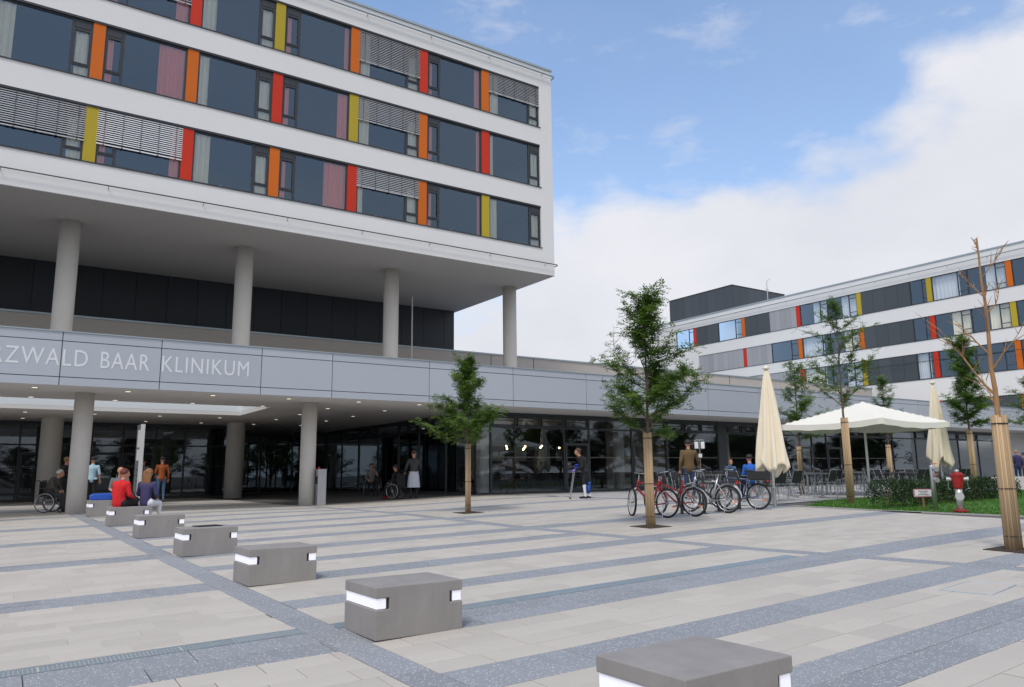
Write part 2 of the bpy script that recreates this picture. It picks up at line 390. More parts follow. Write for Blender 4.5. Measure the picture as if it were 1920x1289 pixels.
for kd, nm, mt, gap in (('p', 'paver', 'cream_paver', .0036), ('s', 'slab', 'grey_slab', .0042)):
    L = sorted(near[kd], key=lambda t: t[0]); pl = plaza.location
    for i, (d, q) in enumerate(L[:295]):
        if d > 500: far[kd].append((d, q)); continue
        cx = sum(p[0] for p in q)/4; cy = sum(p[1] for p in q)/4; m_ = MB(); piece_geo(m_, q, gap, cx, cy, gz(cx, cy))
        ob(nm, m_, mt, plaza, (cx-pl.x, cy-pl.y, gz(cx, cy)-pl.z))
    m_ = MB()
    for d, q in L[295:]: piece_geo(m_, q, gap, pl.x, pl.y, pl.z, d < 14)
    tag(ob('distant_'+nm+'_field', m_, mt, plaza), None, kind='stuff')
# drain channel gratings
g_ = MB(); g_.box(0, 1, -.105, -.09, -.03, .001).box(0, 1, .09, .105, -.03, .001).box(0, 1, -.09, .09, -.03, -.022)
for i in range(33): g_.box(.004+i*.03, .027+i*.03, -.09, .09, -.02, 0)
gme = g_.mesh('drain_grate'); gme.materials.append(MATS['galv'])
for x in [b1l(7)-i for i in range(1, 11)]+[b1r(7)+i for i in range(7)]:
    y = wy(x+.5, 6.985); sl_ = (wy(x+1, 6.985)-wy(x, 6.985))
    link('drain_grate', gme, None, plaza, (x-pl.x, wy(x, 6.985)-pl.y, gz(x, y)-pl.z+.003), (R(1.03), -R(1.146), math.atan(sl_)))
# manhole lid set into the paving
mh = MB(); Q = [(8.55, 4.55), (9.35, 4.62), (9.5, 4.2), (8.7, 4.08)]
def zz(x, y, d): return (x, y, gz(x, y)+d)
mh.poly([zz(x, y, .004) for x, y in Q[::-1]])
mo = wpart('manhole_lid', mh, 'cream_paver', plaza)
fr = MB()
for a, b in zip(Q, Q[1:]+Q[:1]): fr.tube(zz(*a, .002), zz(*b, .002), .007, n=4)
wpart('manhole_frame', fr, 'galv', plaza)

# lawn and terrace
terr = MB()
yy = 13.95
while yy < 26.6:
    xx = 17.0+random.uniform(0, .3)
    while xx < 60:
        terr.ct = random.random(); x1 = xx+.6
        if yy > 14.9 or xx < 17.3 or True:
            terr.poly([zz(xx+.004, yy+.004, .003), zz(x1-.004, yy+.004, .003), zz(x1-.004, yy+.396, .003), zz(xx+.004, yy+.396, .003)])
        xx = x1
    yy += .4
tag(ob('terrace', terr, 'terrace_paver'), 'pale paved café terrace in front of the glazing', kind='structure')
LAWN = [(17.9, 13.6), (17.9, 11), (18.2, 9.2), (18.6, 7.7), (19.5, 2), (60, 2), (60, 13.6)]
def in_lawn(x, y):
    if y < 2 or y > 13.75 or x > 60: return False
    e = 17.95 if y > 11 else 17.95+(11-y)*.16
    if y > 12.9 and x < 18.2+(y-12.9)*2.2: return False
    return x > e
lm = MB()
for i in range(85):
    for j in range(24):
        x = 17.9+i*.5; y = 2+j*.49
        lm.ct = random.random()
        pts = [(x, y), (x+.5, y), (x+.5, y+.49), (x, y+.49)]
        if in_lawn(x+.25, y+.25): lm.poly([zz(a, b, .012) for a, b in pts])
lawn = tag(ob('lawn', lm, 'grass'), 'mown green lawn beside the plaza', kind='structure')
gb = MB()
for i in range(52000):
    t = random.random()**2; x = 17.9+t*24; y = random.uniform(3, 13.8)
    if not in_lawn(x, y): continue
    a = random.uniform(0, PI); s_ = random.uniform(.5, 1.3)*(1+t); h_ = .045*s_; wd = .006*s_*1.6
    z = gz(x, y)+.01; lx, ly = random.uniform(-.03, .03), random.uniform(-.03, .03)
    gb.ct = random.random()
    gb.poly([(x-wd*math.cos(a), y-wd*math.sin(a), z), (x+wd*math.cos(a), y+wd*math.sin(a), z), (x+lx, y+ly, z+h_)])
tag(ob('grass', gb, 'grass_blade'), 'short green grass blades on the lawn', 'grass', kind='stuff')
kb = MB()
for y0, y1 in ((2, 4), (4, 6), (6, 8), (8, 9.5), (9.5, 11), (11, 12.5), (12.5, 13.9)):
    e0 = 17.86+max(0, 11-y0)*.16; e1 = 17.86+max(0, 11-y1)*.16
    P = [zz(e0, y0, .018), zz(e0+.06, y0, .018), zz(e1+.06, y1-.006, .018), zz(e1, y1-.006, .018)]
    kb.poly(P); kb.poly([P[0], P[3], (P[3][0], P[3][1], P[3][2]-.03), (P[0][0], P[0][1], P[0][2]-.03)])
tag(ob('kerb', kb, 'terrace_paver'), 'thin edging stone between lawn and plaza', kind='structure')
# ------------------------------------------------------------------ main ward block (on stilts)
S = 1.4615
def sz(z): return z*S+H
YB = 34.35; XR = 25.96; XL = -14.0; YBK = 47.0
SOF = sz(7.73); PAR = sz(16.6)
ward = thing('ward_block', 'white ward block on tall concrete stilts with red, orange and yellow window panels', 'building', (10, 38, .52))
ROWS = [(sz(15.68), sz(13.87)), (sz(13.14), sz(11.30)), (sz(10.53), sz(8.78))]      # head, sill
PX = [(p*S, q*S) for p, q in ((-9.5,-9.18), (-6.84,-6.52), (-4.17,-3.85), (-1.5,-1.18), (1.17,1.49), (3.75,4.07), (6.38,6.70), (9.03,9.36), (11.72,12.05), (14.40,14.74))]
XEND = 17.15*S; XBEG = PX[0][0]
T = .32                                   # reveal depth
def spandrel(z0, z1):
    m = MB(); m.box(XBEG, XEND, YB, YB+T, z0, z1); return m
zs_ = [PAR-.12, ROWS[0][0], ROWS[0][1], ROWS[1][0], ROWS[1][1], ROWS[2][0], ROWS[2][1], SOF+.002]
wl = MB()
for a, b in ((1, 0), (3, 2), (5, 4), (7, 6)): wl.box(XBEG+.003, XEND-.003, YB, YB+T, zs_[a], zs_[b])
wl.box(XEND-.003, XR, YB, YB+T, SOF+.002, PAR-.12); wl.box(XL, XBEG+.003, YB, YB+T, SOF+.002, PAR-.12)
wl.box(XR-T, XR, YB+T, YBK, SOF+.002, PAR-.12); wl.box(XL, XR-T, YBK-T, YBK, SOF+.002, PAR-.12); wl.box(XL, XL+T, YB+T, YBK-T, SOF+.002, PAR-.12)
wpart('wall', wl, 'white_render', ward)
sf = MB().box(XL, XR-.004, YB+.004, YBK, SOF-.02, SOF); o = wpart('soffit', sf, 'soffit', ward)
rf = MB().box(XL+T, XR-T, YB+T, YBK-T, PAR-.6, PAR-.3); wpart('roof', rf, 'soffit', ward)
cp_ = MB().box(XL-.06, XR+.06, YB-.06, YB+.5, PAR-.118, PAR).box(XR-.45, XR+.06, YB+.5, YBK, PAR-.118, PAR); wpart('parapet_coping', cp_, 'galv', ward)
# floors and room backs behind the glass
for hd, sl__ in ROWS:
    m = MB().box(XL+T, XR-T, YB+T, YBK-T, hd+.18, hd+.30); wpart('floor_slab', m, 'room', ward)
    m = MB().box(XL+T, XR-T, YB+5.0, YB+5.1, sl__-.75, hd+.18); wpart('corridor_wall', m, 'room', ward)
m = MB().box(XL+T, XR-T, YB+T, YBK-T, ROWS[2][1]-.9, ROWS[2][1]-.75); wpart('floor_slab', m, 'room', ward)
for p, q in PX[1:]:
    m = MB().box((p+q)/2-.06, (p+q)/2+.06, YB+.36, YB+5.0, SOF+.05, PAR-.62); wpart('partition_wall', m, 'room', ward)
COL = {'r': 'p_red', 'o': 'p_orange', 'y': 'p_yellow'}
PC = ['ooyryrorory'[0:3]+'oyryoro', 'yor'+'roorYor'.lower(), 'ryo'+'oyrorOy'.lower()]
PC[0] = 'oyo' + 'r' + 'yryoro'; PC[1] = 'yor' + 'r' + 'ooryor'; PC[2] = 'ryo' + 'o' + 'yroroy'
BL = {(0, 4): (.60, 0), (0, 7): (.66, 0), (0, 9): (.46, 0), (1, 7): (.47, 0), (2, 3): (.62, 0), (2, 4): (.62, 1), (2, 7): (.40, 0), (1, 1): (.5, 0), (0, 1): (.4, 0)}
def curtain(x0, x1, y, z0, z1, amp=.035, n=None):
    m = MB(); n = n or max(4, int((x1-x0)/.035)); b = 0
    ph = random.random()*6
    for i in range(n+1):
        x = x0+(x1-x0)*i/n; yy = y+amp*math.sin(i*1.25+ph)+.02*math.sin(i*.45)
        m.v += [(x, yy, z0), (x, yy*1, z1)]
    for i in range(n): m.face([2*i, 2*i+2, 2*i+3, 2*i+1])
    return m
def bar(m, x0, x1, z0, z1, y0=.10, y1=.19): m.box(x0, x1, YB+y0, YB+y1, z0, z1)
for r, (hd, sl__) in enumerate(ROWS):
    sill = MB().box(XBEG, XEND+.04, YB-.05, YB+.12, sl__+.001, sl__+.035); wpart('window_sill', sill, 'frame_metal', ward)
    lint = MB().box(XBEG+.004, XEND-.004, YB+.015, YB+.10, hd-.09, hd-.001); wpart('window_head', lint, 'frame_metal', ward)
    for i, (p, q) in enumerate(PX):
        m = MB(); m.ct = random.random(); m.box(p, q, YB+.05, YB+.2, sl__+.036, hd-.091)
        wpart('colour_panel', m, COL[PC[r][i]], ward)
        x0 = q; x1 = PX[i+1][0] if i+1 < len(PX) else XEND
        if x1 < -3.5*S: continue
        x0 += .003; x1 -= .003; zb, zt = sl__+.036, hd-.092; sash_right = (i % 2 == 1)
        win = MB(); fw = .07
        bar(win, x0, x0+fw, zb, zt); bar(win, x1-fw, x1, zb, zt); bar(win, x0+fw, x1-fw, zb, zb+fw); bar(win, x0+fw, x1-fw, zt-fw, zt)
        sw = (x1-x0)*.215
        xm = x1-sw if sash_right else x0+sw
        bar(win, xm-.05, xm+.05, zb+fw, zt-fw)
        s0, s1 = (xm+.05, x1-fw) if sash_right else (x0+fw, xm-.05)
        b0, b1 = (x0+fw, xm-.05) if sash_right else (xm+.05, x1-fw)
        hh = zt-zb; za = zb+.2*hh; zc = zt-.17*hh
        bar(win, s0, s1, za-.035, za+.035); bar(win, s0, s1, zc-.035, zc+.035)
        wo = wpart('window', win, 'frame_metal', ward)
        sash = MB()
        opened = random.random() < .3 and not (r, i) in BL
        for a_, b_ in ((s0, s0+.05), (s1-.05, s1)): sash.box(a_, b_, YB+.085, YB+.10, za+.035, zc-.035)
        sash.box(s0+.05, s1-.05, YB+.085, YB+.10, za+.035, za+.085); sash.box(s0+.05, s1-.05, YB+.085, YB+.10, zc-.085, zc-.035)
        wpart('sash', sash, 'frame_metal', wo)
        vent = MB(); vent.box(s0+.01, s1-.01, YB+.09, YB+.12, zc+.05, zt-fw-.02); wpart('vent_panel', vent, 'frame_metal', wo)
        for (a_, b_, c_, d_, tilt) in ((b0, b1, zb+fw, zt-fw, 0), (s0+.05, s1-.05, za+.085, zc-.085, .0), (s0, s1, zb+fw, za-.035, 0)):
            g = MB(); g.poly([(a_, YB+.14, c_), (b_, YB+.14, c_), (b_, YB+.14+random.uniform(-.004, .004), d_), (a_, YB+.14, d_)])
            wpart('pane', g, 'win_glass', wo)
        cc = 'curtain_beige' if sash_right else 'curtain_pink'
        cw = random.uniform(.25, .75)*(1 if random.random() < .8 else 2)
        yc = YB+.24
        if sash_right: a_, b_ = x0+.03, x0+.03+cw
        else: a_, b_ = x1-.03-cw*.8, x1-.03
        wpart('curtain', curtain(a_, b_, yc, zb+.02, zt+.05), cc, wo, True)
        a_, b_ = (s0+.1, s1+.1) if sash_right else (s0-.1, s0+.28)
        wpart('curtain', curtain(a_, b_, yc, zb+.02, zt+.05), cc, wo, True)
        if random.random() < .6:              # bedside arm seen through the pane
            xm_ = (b0+b1)/2+random.uniform(-.3, .5); arm = MB()
            arm.path([(xm_, YB+1.6, zb-.1), (xm_, YB+1.6, zb+.5), (xm_+.5, YB+1.5, zb+.62), (xm_+.5, YB+1.5, zb+.42)], .018)
            arm.box(xm_+.36, xm_+.66, YB+1.48, YB+1.52, zb+.25, zb+.44); wpart('bedside_screen', arm, 'white_paint', wo)
        if (r, i) in BL:
            fr_, light = BL[(r, i)]; m = MB(); zl = zt-fr_*(zt-zb); n = int((zt-zl)/.095)
            for k in range(n):
                z = zt-.05-k*.095
                m.poly([(x0-.02, YB+.03, z-.036), (x1+.02, YB+.03, z-.036), (x1+.02, YB+.07, z+.024), (x0-.02, YB+.07, z+.024)])
            m.box(x0-.02, x1+.02, YB+.02, YB+.075, zl-.05, zl)
            bo = wpart('blind', m, 'blind_light' if light else 'blind_dark', wo)
            for k in range(5):
                m = MB(); xx = x0+.25+(x1-x0-.5)*k/4; m.box(xx-.008, xx+.008, YB+.012, YB+.018, zl-.05, zt); m.box(xx-.03, xx+.03, YB+.008, YB+.02, zl-.075, zl-.03)
                wpart('blind_tape', m, 'dark_metal', wo)
# cable rails
for zr, rr, mt in ((sz(16.27)-.02, .045, 'galv'), (sz(8.16), .028, 'dark_metal')):
    m = MB(); yr = YB-.18
    m.tube((XL, yr, zr), (XR-.02, yr, zr), rr, n=8)
    pts = [(XR-.02+.2*math.sin(a), yr+.2-.2*math.cos(a), zr) for a in lin(0, PI/2, 6)]+[(XR+.18, yr+1.2, zr)]
    m.path(pts, rr)
    ro = wpart('safety_rail', m, mt, ward, True)
    for k in range(10):
        xx = -8.5+k*3.75; m = MB().tube((xx, yr, zr), (xx, YB+.02, zr-.1), .02); wpart('rail_bracket', m, 'galv', ro)
# stilts
for xx in (-6.0, 1.69, 9.3, 17.3, 25.2):
    m = MB(); m.lathe([(.42, .5), (.42, 4), (.42, 8), (.42, SOF-.021)], (xx, 38, 0), 28); wpart('stilt_column', m, 'concrete', ward, True)
# dark clad storey under the block
DY = 45.8; m = MB().box(XL, 25.6, DY+.08, YBK+6, 9.6, SOF-.022); wpart('recessed_wall', m, 'dark_metal', ward)
xx = XL
while xx < 25.6:
    m = MB(); m.ct = random.random(); x1 = min(xx+1.62, 25.69); m.box(xx+.012, x1-.012, DY, DY+.085, 9.98, SOF-.03); wpart('cladding_panel', m, 'dark_clad', ward); xx += 1.62
m = MB().box(XL, 25.75, DY-.12, DY+.02, 9.74, 9.97); wpart('cladding_base', m, 'dark_metal', ward)
m = MB().tube((21.2, 43.3, 5.3), (21.2, 43.3, 13.9-1.0), .045); wpart('lightning_rod', m, 'white_paint', ward)

# ------------------------------------------------------------------ entrance podium
FY = 24.1; FZ0, FZ1 = 4.05, 5.53; PXR = 74.5
pod = thing('entrance_podium', 'long low podium with grey metal fascia over glazed café and entrance', 'building', (16, 30, .6))
js = [-13.0, -9.4, -5.8, -2.2, 1.13, 3.66, 6.58, 8.9]+[8.9+3.606*k for k in range(1, 19)]
bk = MB().box(-13, PXR, FY+.05, FY+.35, FZ0+.01, FZ1-.01); wpart('fascia_core', bk, 'dark_metal', pod)
for a, b in zip(js[:-1], js[1:]):
    for z0, z1 in ((FZ0, 4.28), (4.28, 5.28), (5.28, FZ1)):
        m = MB(); m.ct = random.random(); m.box(a+.011, b-.011, FY, FY+.06, z0+(.011 if z0 > FZ0 else 0), z1-(.011 if z1 < FZ1 else 0)); wpart('fascia_panel', m, 'alu_panel', pod)
m = MB().box(-13, PXR, FY-.03, FY+.42, FZ1+.001, FZ1+.035); wpart('fascia_coping', m, 'galv', pod)
# soffit with a skylight opening
SX0, SX1, SY0, SY1 = -12.0, 8.2, 28.5, 33.0
sf = MB()
for x0, x1, y0, y1 in ((-13, PXR, FY+.06, SY0), (-13, SX0, SY0, SY1), (SX1, PXR, SY0, SY1), (-13, PXR, SY1, 44.6)): sf.box(x0, x1, y0, y1, FZ0+.002, FZ0+.14)
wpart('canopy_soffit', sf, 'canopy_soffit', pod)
sk = MB()
for x0, x1, y0, y1 in ((SX0-.1, SX1+.1, SY0-.1, SY0), (SX0-.1, SX1+.1, SY1, SY1+.1), (SX0-.1, SX0, SY0, SY1), (SX1, SX1+.1, SY0, SY1)): sk.box(x0, x1, y0, y1, FZ0+.145, FZ1-.02)
wpart('skylight_lining', sk, 'white_panel', pod)
rfp = MB()
for x0, x1, y0, y1 in ((-13, PXR, FY+.36, SY0-.1), (-13, SX0-.1, SY0-.1, SY1+.1), (SX1+.1, PXR, SY0-.1, SY1+.1), (-13, PXR, SY1+.1, 45)): rfp.box(x0, x1, y0, y1, FZ1-.25, FZ1-.1)
wpart('podium_roof', rfp, 'beige_wall', pod)
for xx in (-4.1, -1.75, .6, 2.95, 5.35, 7.75, 10.2, 12.55, 14.9):
    for yy in (24.95, 28.0, 31.3, 34.6, 38.3):
        if SX0 < xx < SX1+.2 and SY0-.2 < yy < SY1+.2: continue
        if xx > 13 and yy > 26: continue
        m = MB().lathe([(.10, FZ0-.012), (.10, FZ0+.001)], (xx, yy, 0), 14); dl = wpart('downlight', m, 'steel', pod)
        m = MB().lathe([(.075, FZ0-.016), (.075, FZ0-.0125)], (xx, yy, 0), 14); wpart('lamp', m, 'lamp_on', dl)
for xx in (-5.0, 1.93, 8.85):
    m = MB().lathe([(.265, gz(xx, 26.1)-.05), (.265, 2), (.265, FZ0+.001)], (xx, 26.1, 0), 26); wpart('canopy_column', m, 'concrete', pod, True)
# upper set-back wall with coping
m = MB().box(-13, 73.6, 44.0, 60, 5.3, 9.62); wpart('setback_wall', m, 'beige_wall', pod)
m = MB().box(-13, 73.7, 43.93, 60.1, 9.621, 9.72); wpart('setback_coping', m, 'galv', pod)
for xx in (27.6, 31.2, 41, 52, 62): m = MB().box(xx-.02, xx+.02, 43.985, 44.01, 5.4, 9.6); wpart('wall_joint', m, 'dark_metal', pod)
# lettering
def text(body, x0, x1, z, cap, y, parent, mt, rot=(PI/2, 0, 0), depth=.004, name='lettering', maxw=None):
    cu = bpy.data.curves.new(name, 'FONT'); cu.body = body; cu.extrude = depth; cu.size = 1; cu.resolution_u = 3; cu.space_character = 1.12
    o = bpy.data.objects.new(name, cu); C.objects.link(o)
    dg = bpy.context.evaluated_depsgraph_get(); me = bpy.data.meshes.new_from_object(o.evaluated_get(dg)); bpy.data.objects.remove(o)
    xs = [v.co.x for v in me.vertices]; ys = [v.co.y for v in me.vertices]
    sx = (x1-x0)/(max(xs)-min(xs)); sy = cap/(max(ys)-min(ys))
    for v in me.vertices: v.co.x = (v.co.x-min(xs))*sx; v.co.y = (v.co.y-min(ys))*sy
    me.materials.clear(); me.materials.append(MATS[mt]); a = me.attributes.new('tone', 'FLOAT', 'FACE')
    o = bpy.data.objects.new(name, me); C.objects.link(o); o.parent = parent
    l = parent.location if parent.parent is None else Vector()
    o.location = (x0-l.x, y-l.y, z-l.z); o.rotation_euler = rot; return o
text('KLINIKUM', 3.70, 6.19, 4.585, .47, FY-.004, pod, 'alu_letter')
text('BAAR', 2.10, 3.36, 4.585, .47, FY-.004, pod, 'alu_letter')
text('SCHWARZWALD', -2.5, 1.78, 4.585, .47, FY-.004, pod, 'alu_letter')
# glazing walls
def glaze(axis, fixed, stops, z0, z1, doors=(), vents=(), piers=(), ztr=3.45, out=-1, dots=True):
    """storefront bays along an axis; every bay is a part with frame, panes and fittings"""
    def bx(m, a0, a1, d0, d1, za, zb):
        if axis == 'x': m.box(a0, a1, min(fixed+d0, fixed+d1), max(fixed+d0, fixed+d1), za, zb)
        else: m.box(min(fixed+d0, fixed+d1), max(fixed+d0, fixed+d1), a0, a1, za, zb)
    def pane(a0, a1, za, zb, par, d=.04):
        g = MB()
        P = [(a0, za), (a1, za), (a1, zb), (a0, zb)]
        g.poly([(a, fixed+d, z) if axis == 'x' else (fixed+d, a, z) for a, z in P]); wpart('pane', g, 'cafe_glass', par)
    for i, (a, b) in enumerate(zip(stops[:-1], stops[1:])):
        f = MB(); w_ = .035; a += .001; b -= .001
        if i in piers:
            bx(f, a, b, -.02, .12, z0, z1); wpart('glazing_pier', f, 'frame_metal', pod); continue
        bx(f, a, a+w_, 0, .12, z0, z1); bx(f, b-w_, b, 0, .12, z0, z1)
        bx(f, a+w_, b-w_, 0, .12, z0, z0+.09); bx(f, a+w_, b-w_, 0, .12, z1-.16, z1); bx(f, a+w_, b-w_, .005, .115, ztr-.035, ztr+.035)
        go = wpart('glazing_bay', f, 'frame_metal', pod)
        pane(a+w_, b-w_, z0+.09, ztr-.035, go); pane(a+w_, b-w_, ztr+.035, z1-.16, go)
        if i in vents:
            n = max(1, round((b-a)/1.3)); step = (b-a-2*w_)/n
            for k in range(n):
                q0 = a+w_+k*step+.04; q1 = q0+step-.08; v = MB()
                for c in ((q0, q0+.05, ztr+.05, z1-.18), (q1-.05, q1, ztr+.05, z1-.18), (q0+.05, q1-.05, ztr+.05, ztr+.1), (q0+.05, q1-.05, z1-.23, z1-.18), (q0+.05, q1-.05, (ztr+z1)/2-.04, (ztr+z1)/2-.01)): bx(v, c[0], c[1], -.03, .03, c[2], c[3])
                wpart('vent_window', v, 'frame_metal', go)
        if i in doors:
            d = MB(); zt = z0+2.15; m0, m1 = a+w_+.01, b-w_-.01
            if m1-m0 > 1.5: m1 = m0+1.15
            for c in ((m0, m0+.1, z0+.02, zt), (m1-.1, m1, z0+.02, zt), (m0+.1, m1-.1, z0+.02, z0+.2), (m0+.1, m1-.1, zt-.11, zt)): bx(d, c[0], c[1], -.02, .06, c[2], c[3])
            do = wpart('door', d, 'frame_metal', go)
            h = MB(); bx(h, m1-.16, m1-.12, -.06, -.02, z0+.95, z0+1.15); wpart('handle', h, 'steel', do)
        if dots:
            d = MB(); q = a+w_+.05
            while q < b-w_-.05:
                P = [(q, z0+1.5), (q+.035, z0+1.5), (q+.035, z0+1.535), (q, z0+1.535)]
                d.poly([(x_, fixed+.034, z_) if axis == 'x' else (fixed+.034, x_, z_) for x_, z_ in P]); q += .11
            wpart('safety_dots', d, 'beige_wall', go)
CY = 26.7; CF = .675
glaze('x', CY, [16.0, 16.73, 20.53, 21.94, 24.51, 26.75, 30.41, 31.05, 33.39, 37.1, 38.21, 39.56, 40.95, 43.6, 46.44, 49.1, 51.8, 54.49, 57.21, 59.77], CF, FZ0, doors=(2, 4, 9, 11), vents=(1, 2, 4, 5, 7, 9, 12, 13, 15, 16, 17), piers=(6,))
glaze('y', 16.0, [26.83, 29.3, 31.9, 34.1, 36.5, 39.0, 41.5, 44.0], .60, FZ0, vents=(1, 2, 4), dots=False)
glaze('x', 44.0, [9.5, 12.2, 14.0, 15.99], .53, FZ0, dots=False)
glaze('y', 9.5, [40.13, 42, 43.99], .53, FZ0, dots=False)
glaze('x', 40.0, [-13, -9.5, -6, -2.8, .6, 3.4, 4.7, 6.1, 7.4, 9.49], .52, FZ0, ztr=3.0, doors=(4, 5, 6))
m = MB().box(16.1, PXR, 26.9, 43.9, .40, .66).box(-13, 9.4, 40.2, 43.9, .3, .515); wpart('interior_floor', m, 'room_floor', pod)
m = MB().box(16.1, PXR, 36.5, 36.6, .66, FZ0); wpart('interior_wall', m, 'room_dark', pod)
m = MB().box(-13, 9.4, 43.7, 43.8, .52, FZ0); wpart('interior_wall', m, 'room_dark', pod)
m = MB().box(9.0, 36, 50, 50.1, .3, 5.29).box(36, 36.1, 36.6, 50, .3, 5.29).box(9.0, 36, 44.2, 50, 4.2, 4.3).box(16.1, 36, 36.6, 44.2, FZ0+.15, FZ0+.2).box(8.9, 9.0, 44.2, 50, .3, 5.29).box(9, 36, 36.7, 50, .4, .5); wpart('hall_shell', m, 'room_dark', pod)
m = MB().box(59.8, PXR, 26.9, 27.0, .66, FZ0); wpart('end_wall', m, 'white_render', pod)
for xx, yy in ((17.81, 29), (25.7, 29), (33.5, 29), (41, 29), (20, 33), (30, 33)):
    m = MB().lathe([(.27, .66), (.27, FZ0)], (xx, yy, 0), 20); wpart('interior_column', m, 'white_render', pod, True)
# purple and pale inner windows, shelving, pendant bulbs
for k in range(9):
    m = MB().box(16.9+k*1.5, 17.7+k*1.5, 36.42, 36.48, 2.2, 3.1); wpart('inner_window', m, 'white_panel', pod)
for k in range(5):
    m = MB().box(27.3, 31.2, 31.0, 31.35, 1.35+k*.5, 1.40+k*.5); wpart('bread_shelf', m, 'p_yellow', pod)
m = MB().box(27.0, 31.6, 31.4, 31.5, .66, FZ0); wpart('shelf_back', m, 'beige_wall', pod)
m = MB().lathe([(.22, 2.35), (.15, 2.9), (.14, 3.4)], (26.2, 28.6, 0), 16); wpart('lamp_shade', m, 'white_panel', pod, True)
for k in range(16):
    xx = 17.2+k*.42; yy = 31+((k*7) % 5)*.35; m = MB().ball((xx, yy, 2.72+.05*((k*3) % 4)), .045, n=8, k=6); pn = wpart('pendant_lamp', m, 'bulb', pod); wpart('cord', MB().tube((xx, yy, 2.79), (xx, yy, FZ0), .006, n=4), 'dark_metal', pn)
for k in range(12):
    xx = 17.5+k*1.45; yy = 29.8+((k*5) % 4)*.9; m = MB().box(xx-.4, xx+.4, yy-.35, yy+.35, 1.38, 1.42); m.tube((xx, yy, .66), (xx, yy, 1.38), .03); wpart('inner_table', m, 'table_grey', pod)

# ------------------------------------------------------------------ right wing
WX = 75.4; S2 = 1.3
wing = thing('far_ward_wing', 'long white ward wing with coloured panels behind the café terrace', 'building', (WX, 45, .6))
WY0, WY1 = 12.0, 76.3; WR = 15.6*S2+H
WROWS = [(14.45, 12.52), (11.47, 9.65), (8.72, 6.67), (5.0, 3.2)]
WROWS = [(a*S2+H, b*S2+H) for a, b in WROWS]
m = MB(); zc = [WR-.15]+[z for r_ in WROWS for z in r_]+[.3]
for k in range(0, 10, 2): m.box(WX, WX+.35, WY0, WY1, zc[k+1], zc[k])
m.box(WX, WX+.35, 72.6, WY1-.003, WROWS[0][1]+.001, WROWS[0][0]-.001); m.box(WX, WX+.35, 68.7, WY1-.003, WROWS[1][1]+.001, WROWS[1][0]-.001)
m.box(WX+.35, WX+16, WY1-.35, WY1, .3, WR-.15)
wpart('wall', m, 'white_render', wing)
m = MB().box(WX-.06, WX+16, WY0, WY1+.06, WR-.149, WR); wpart('roof_coping', m, 'galv', wing)
m = MB().tube((WX-.25, WY0, WR-.75), (WX-.25, WY1, WR-.75), .05); ro = wpart('safety_rail', m, 'galv', wing)
for k in range(18): m = MB().tube((WX-.25, WY0+2+k*3.7, WR-.75), (WX+.02, WY0+2+k*3.7, WR-.85), .025); wpart('rail_bracket', m, 'galv', ro)
m = MB().tube((WX-.2, WY0, 12.0), (WX-.2, 46, 12.0), .03); wpart('safety_rail', m, 'dark_metal', wing)
m = MB()
for hd, sl__ in WROWS: m.box(WX+4.5, WX+4.6, WY0, WY1-.4, sl__-.8, hd+.3); m.box(WX+.36, WX+4.5, WY0, WY1-.4, hd+.3, hd+.4)
wpart('inner_wall', m, 'room', wing)
WP = [69.2, 61.2, 53.3, 45.7, 38.2, 30.9, 23.3, 15.6]
WC = ['roryyooy', 'rrooryor', 'oyryroyo', 'oyoroory']
WC[0] = 'royyyoor'; WC[0] = 'r'+'o'+'r'+'y'+'y'+'o'+'ry'; WC[1] = 'o'+'r'+'o'+'o'+'r'+'y'+'or'; WC[2] = 'y'+'o'+'r'+'y'+'r'+'o'+'yo'; WC[3] = 'rryoro'+'oy'
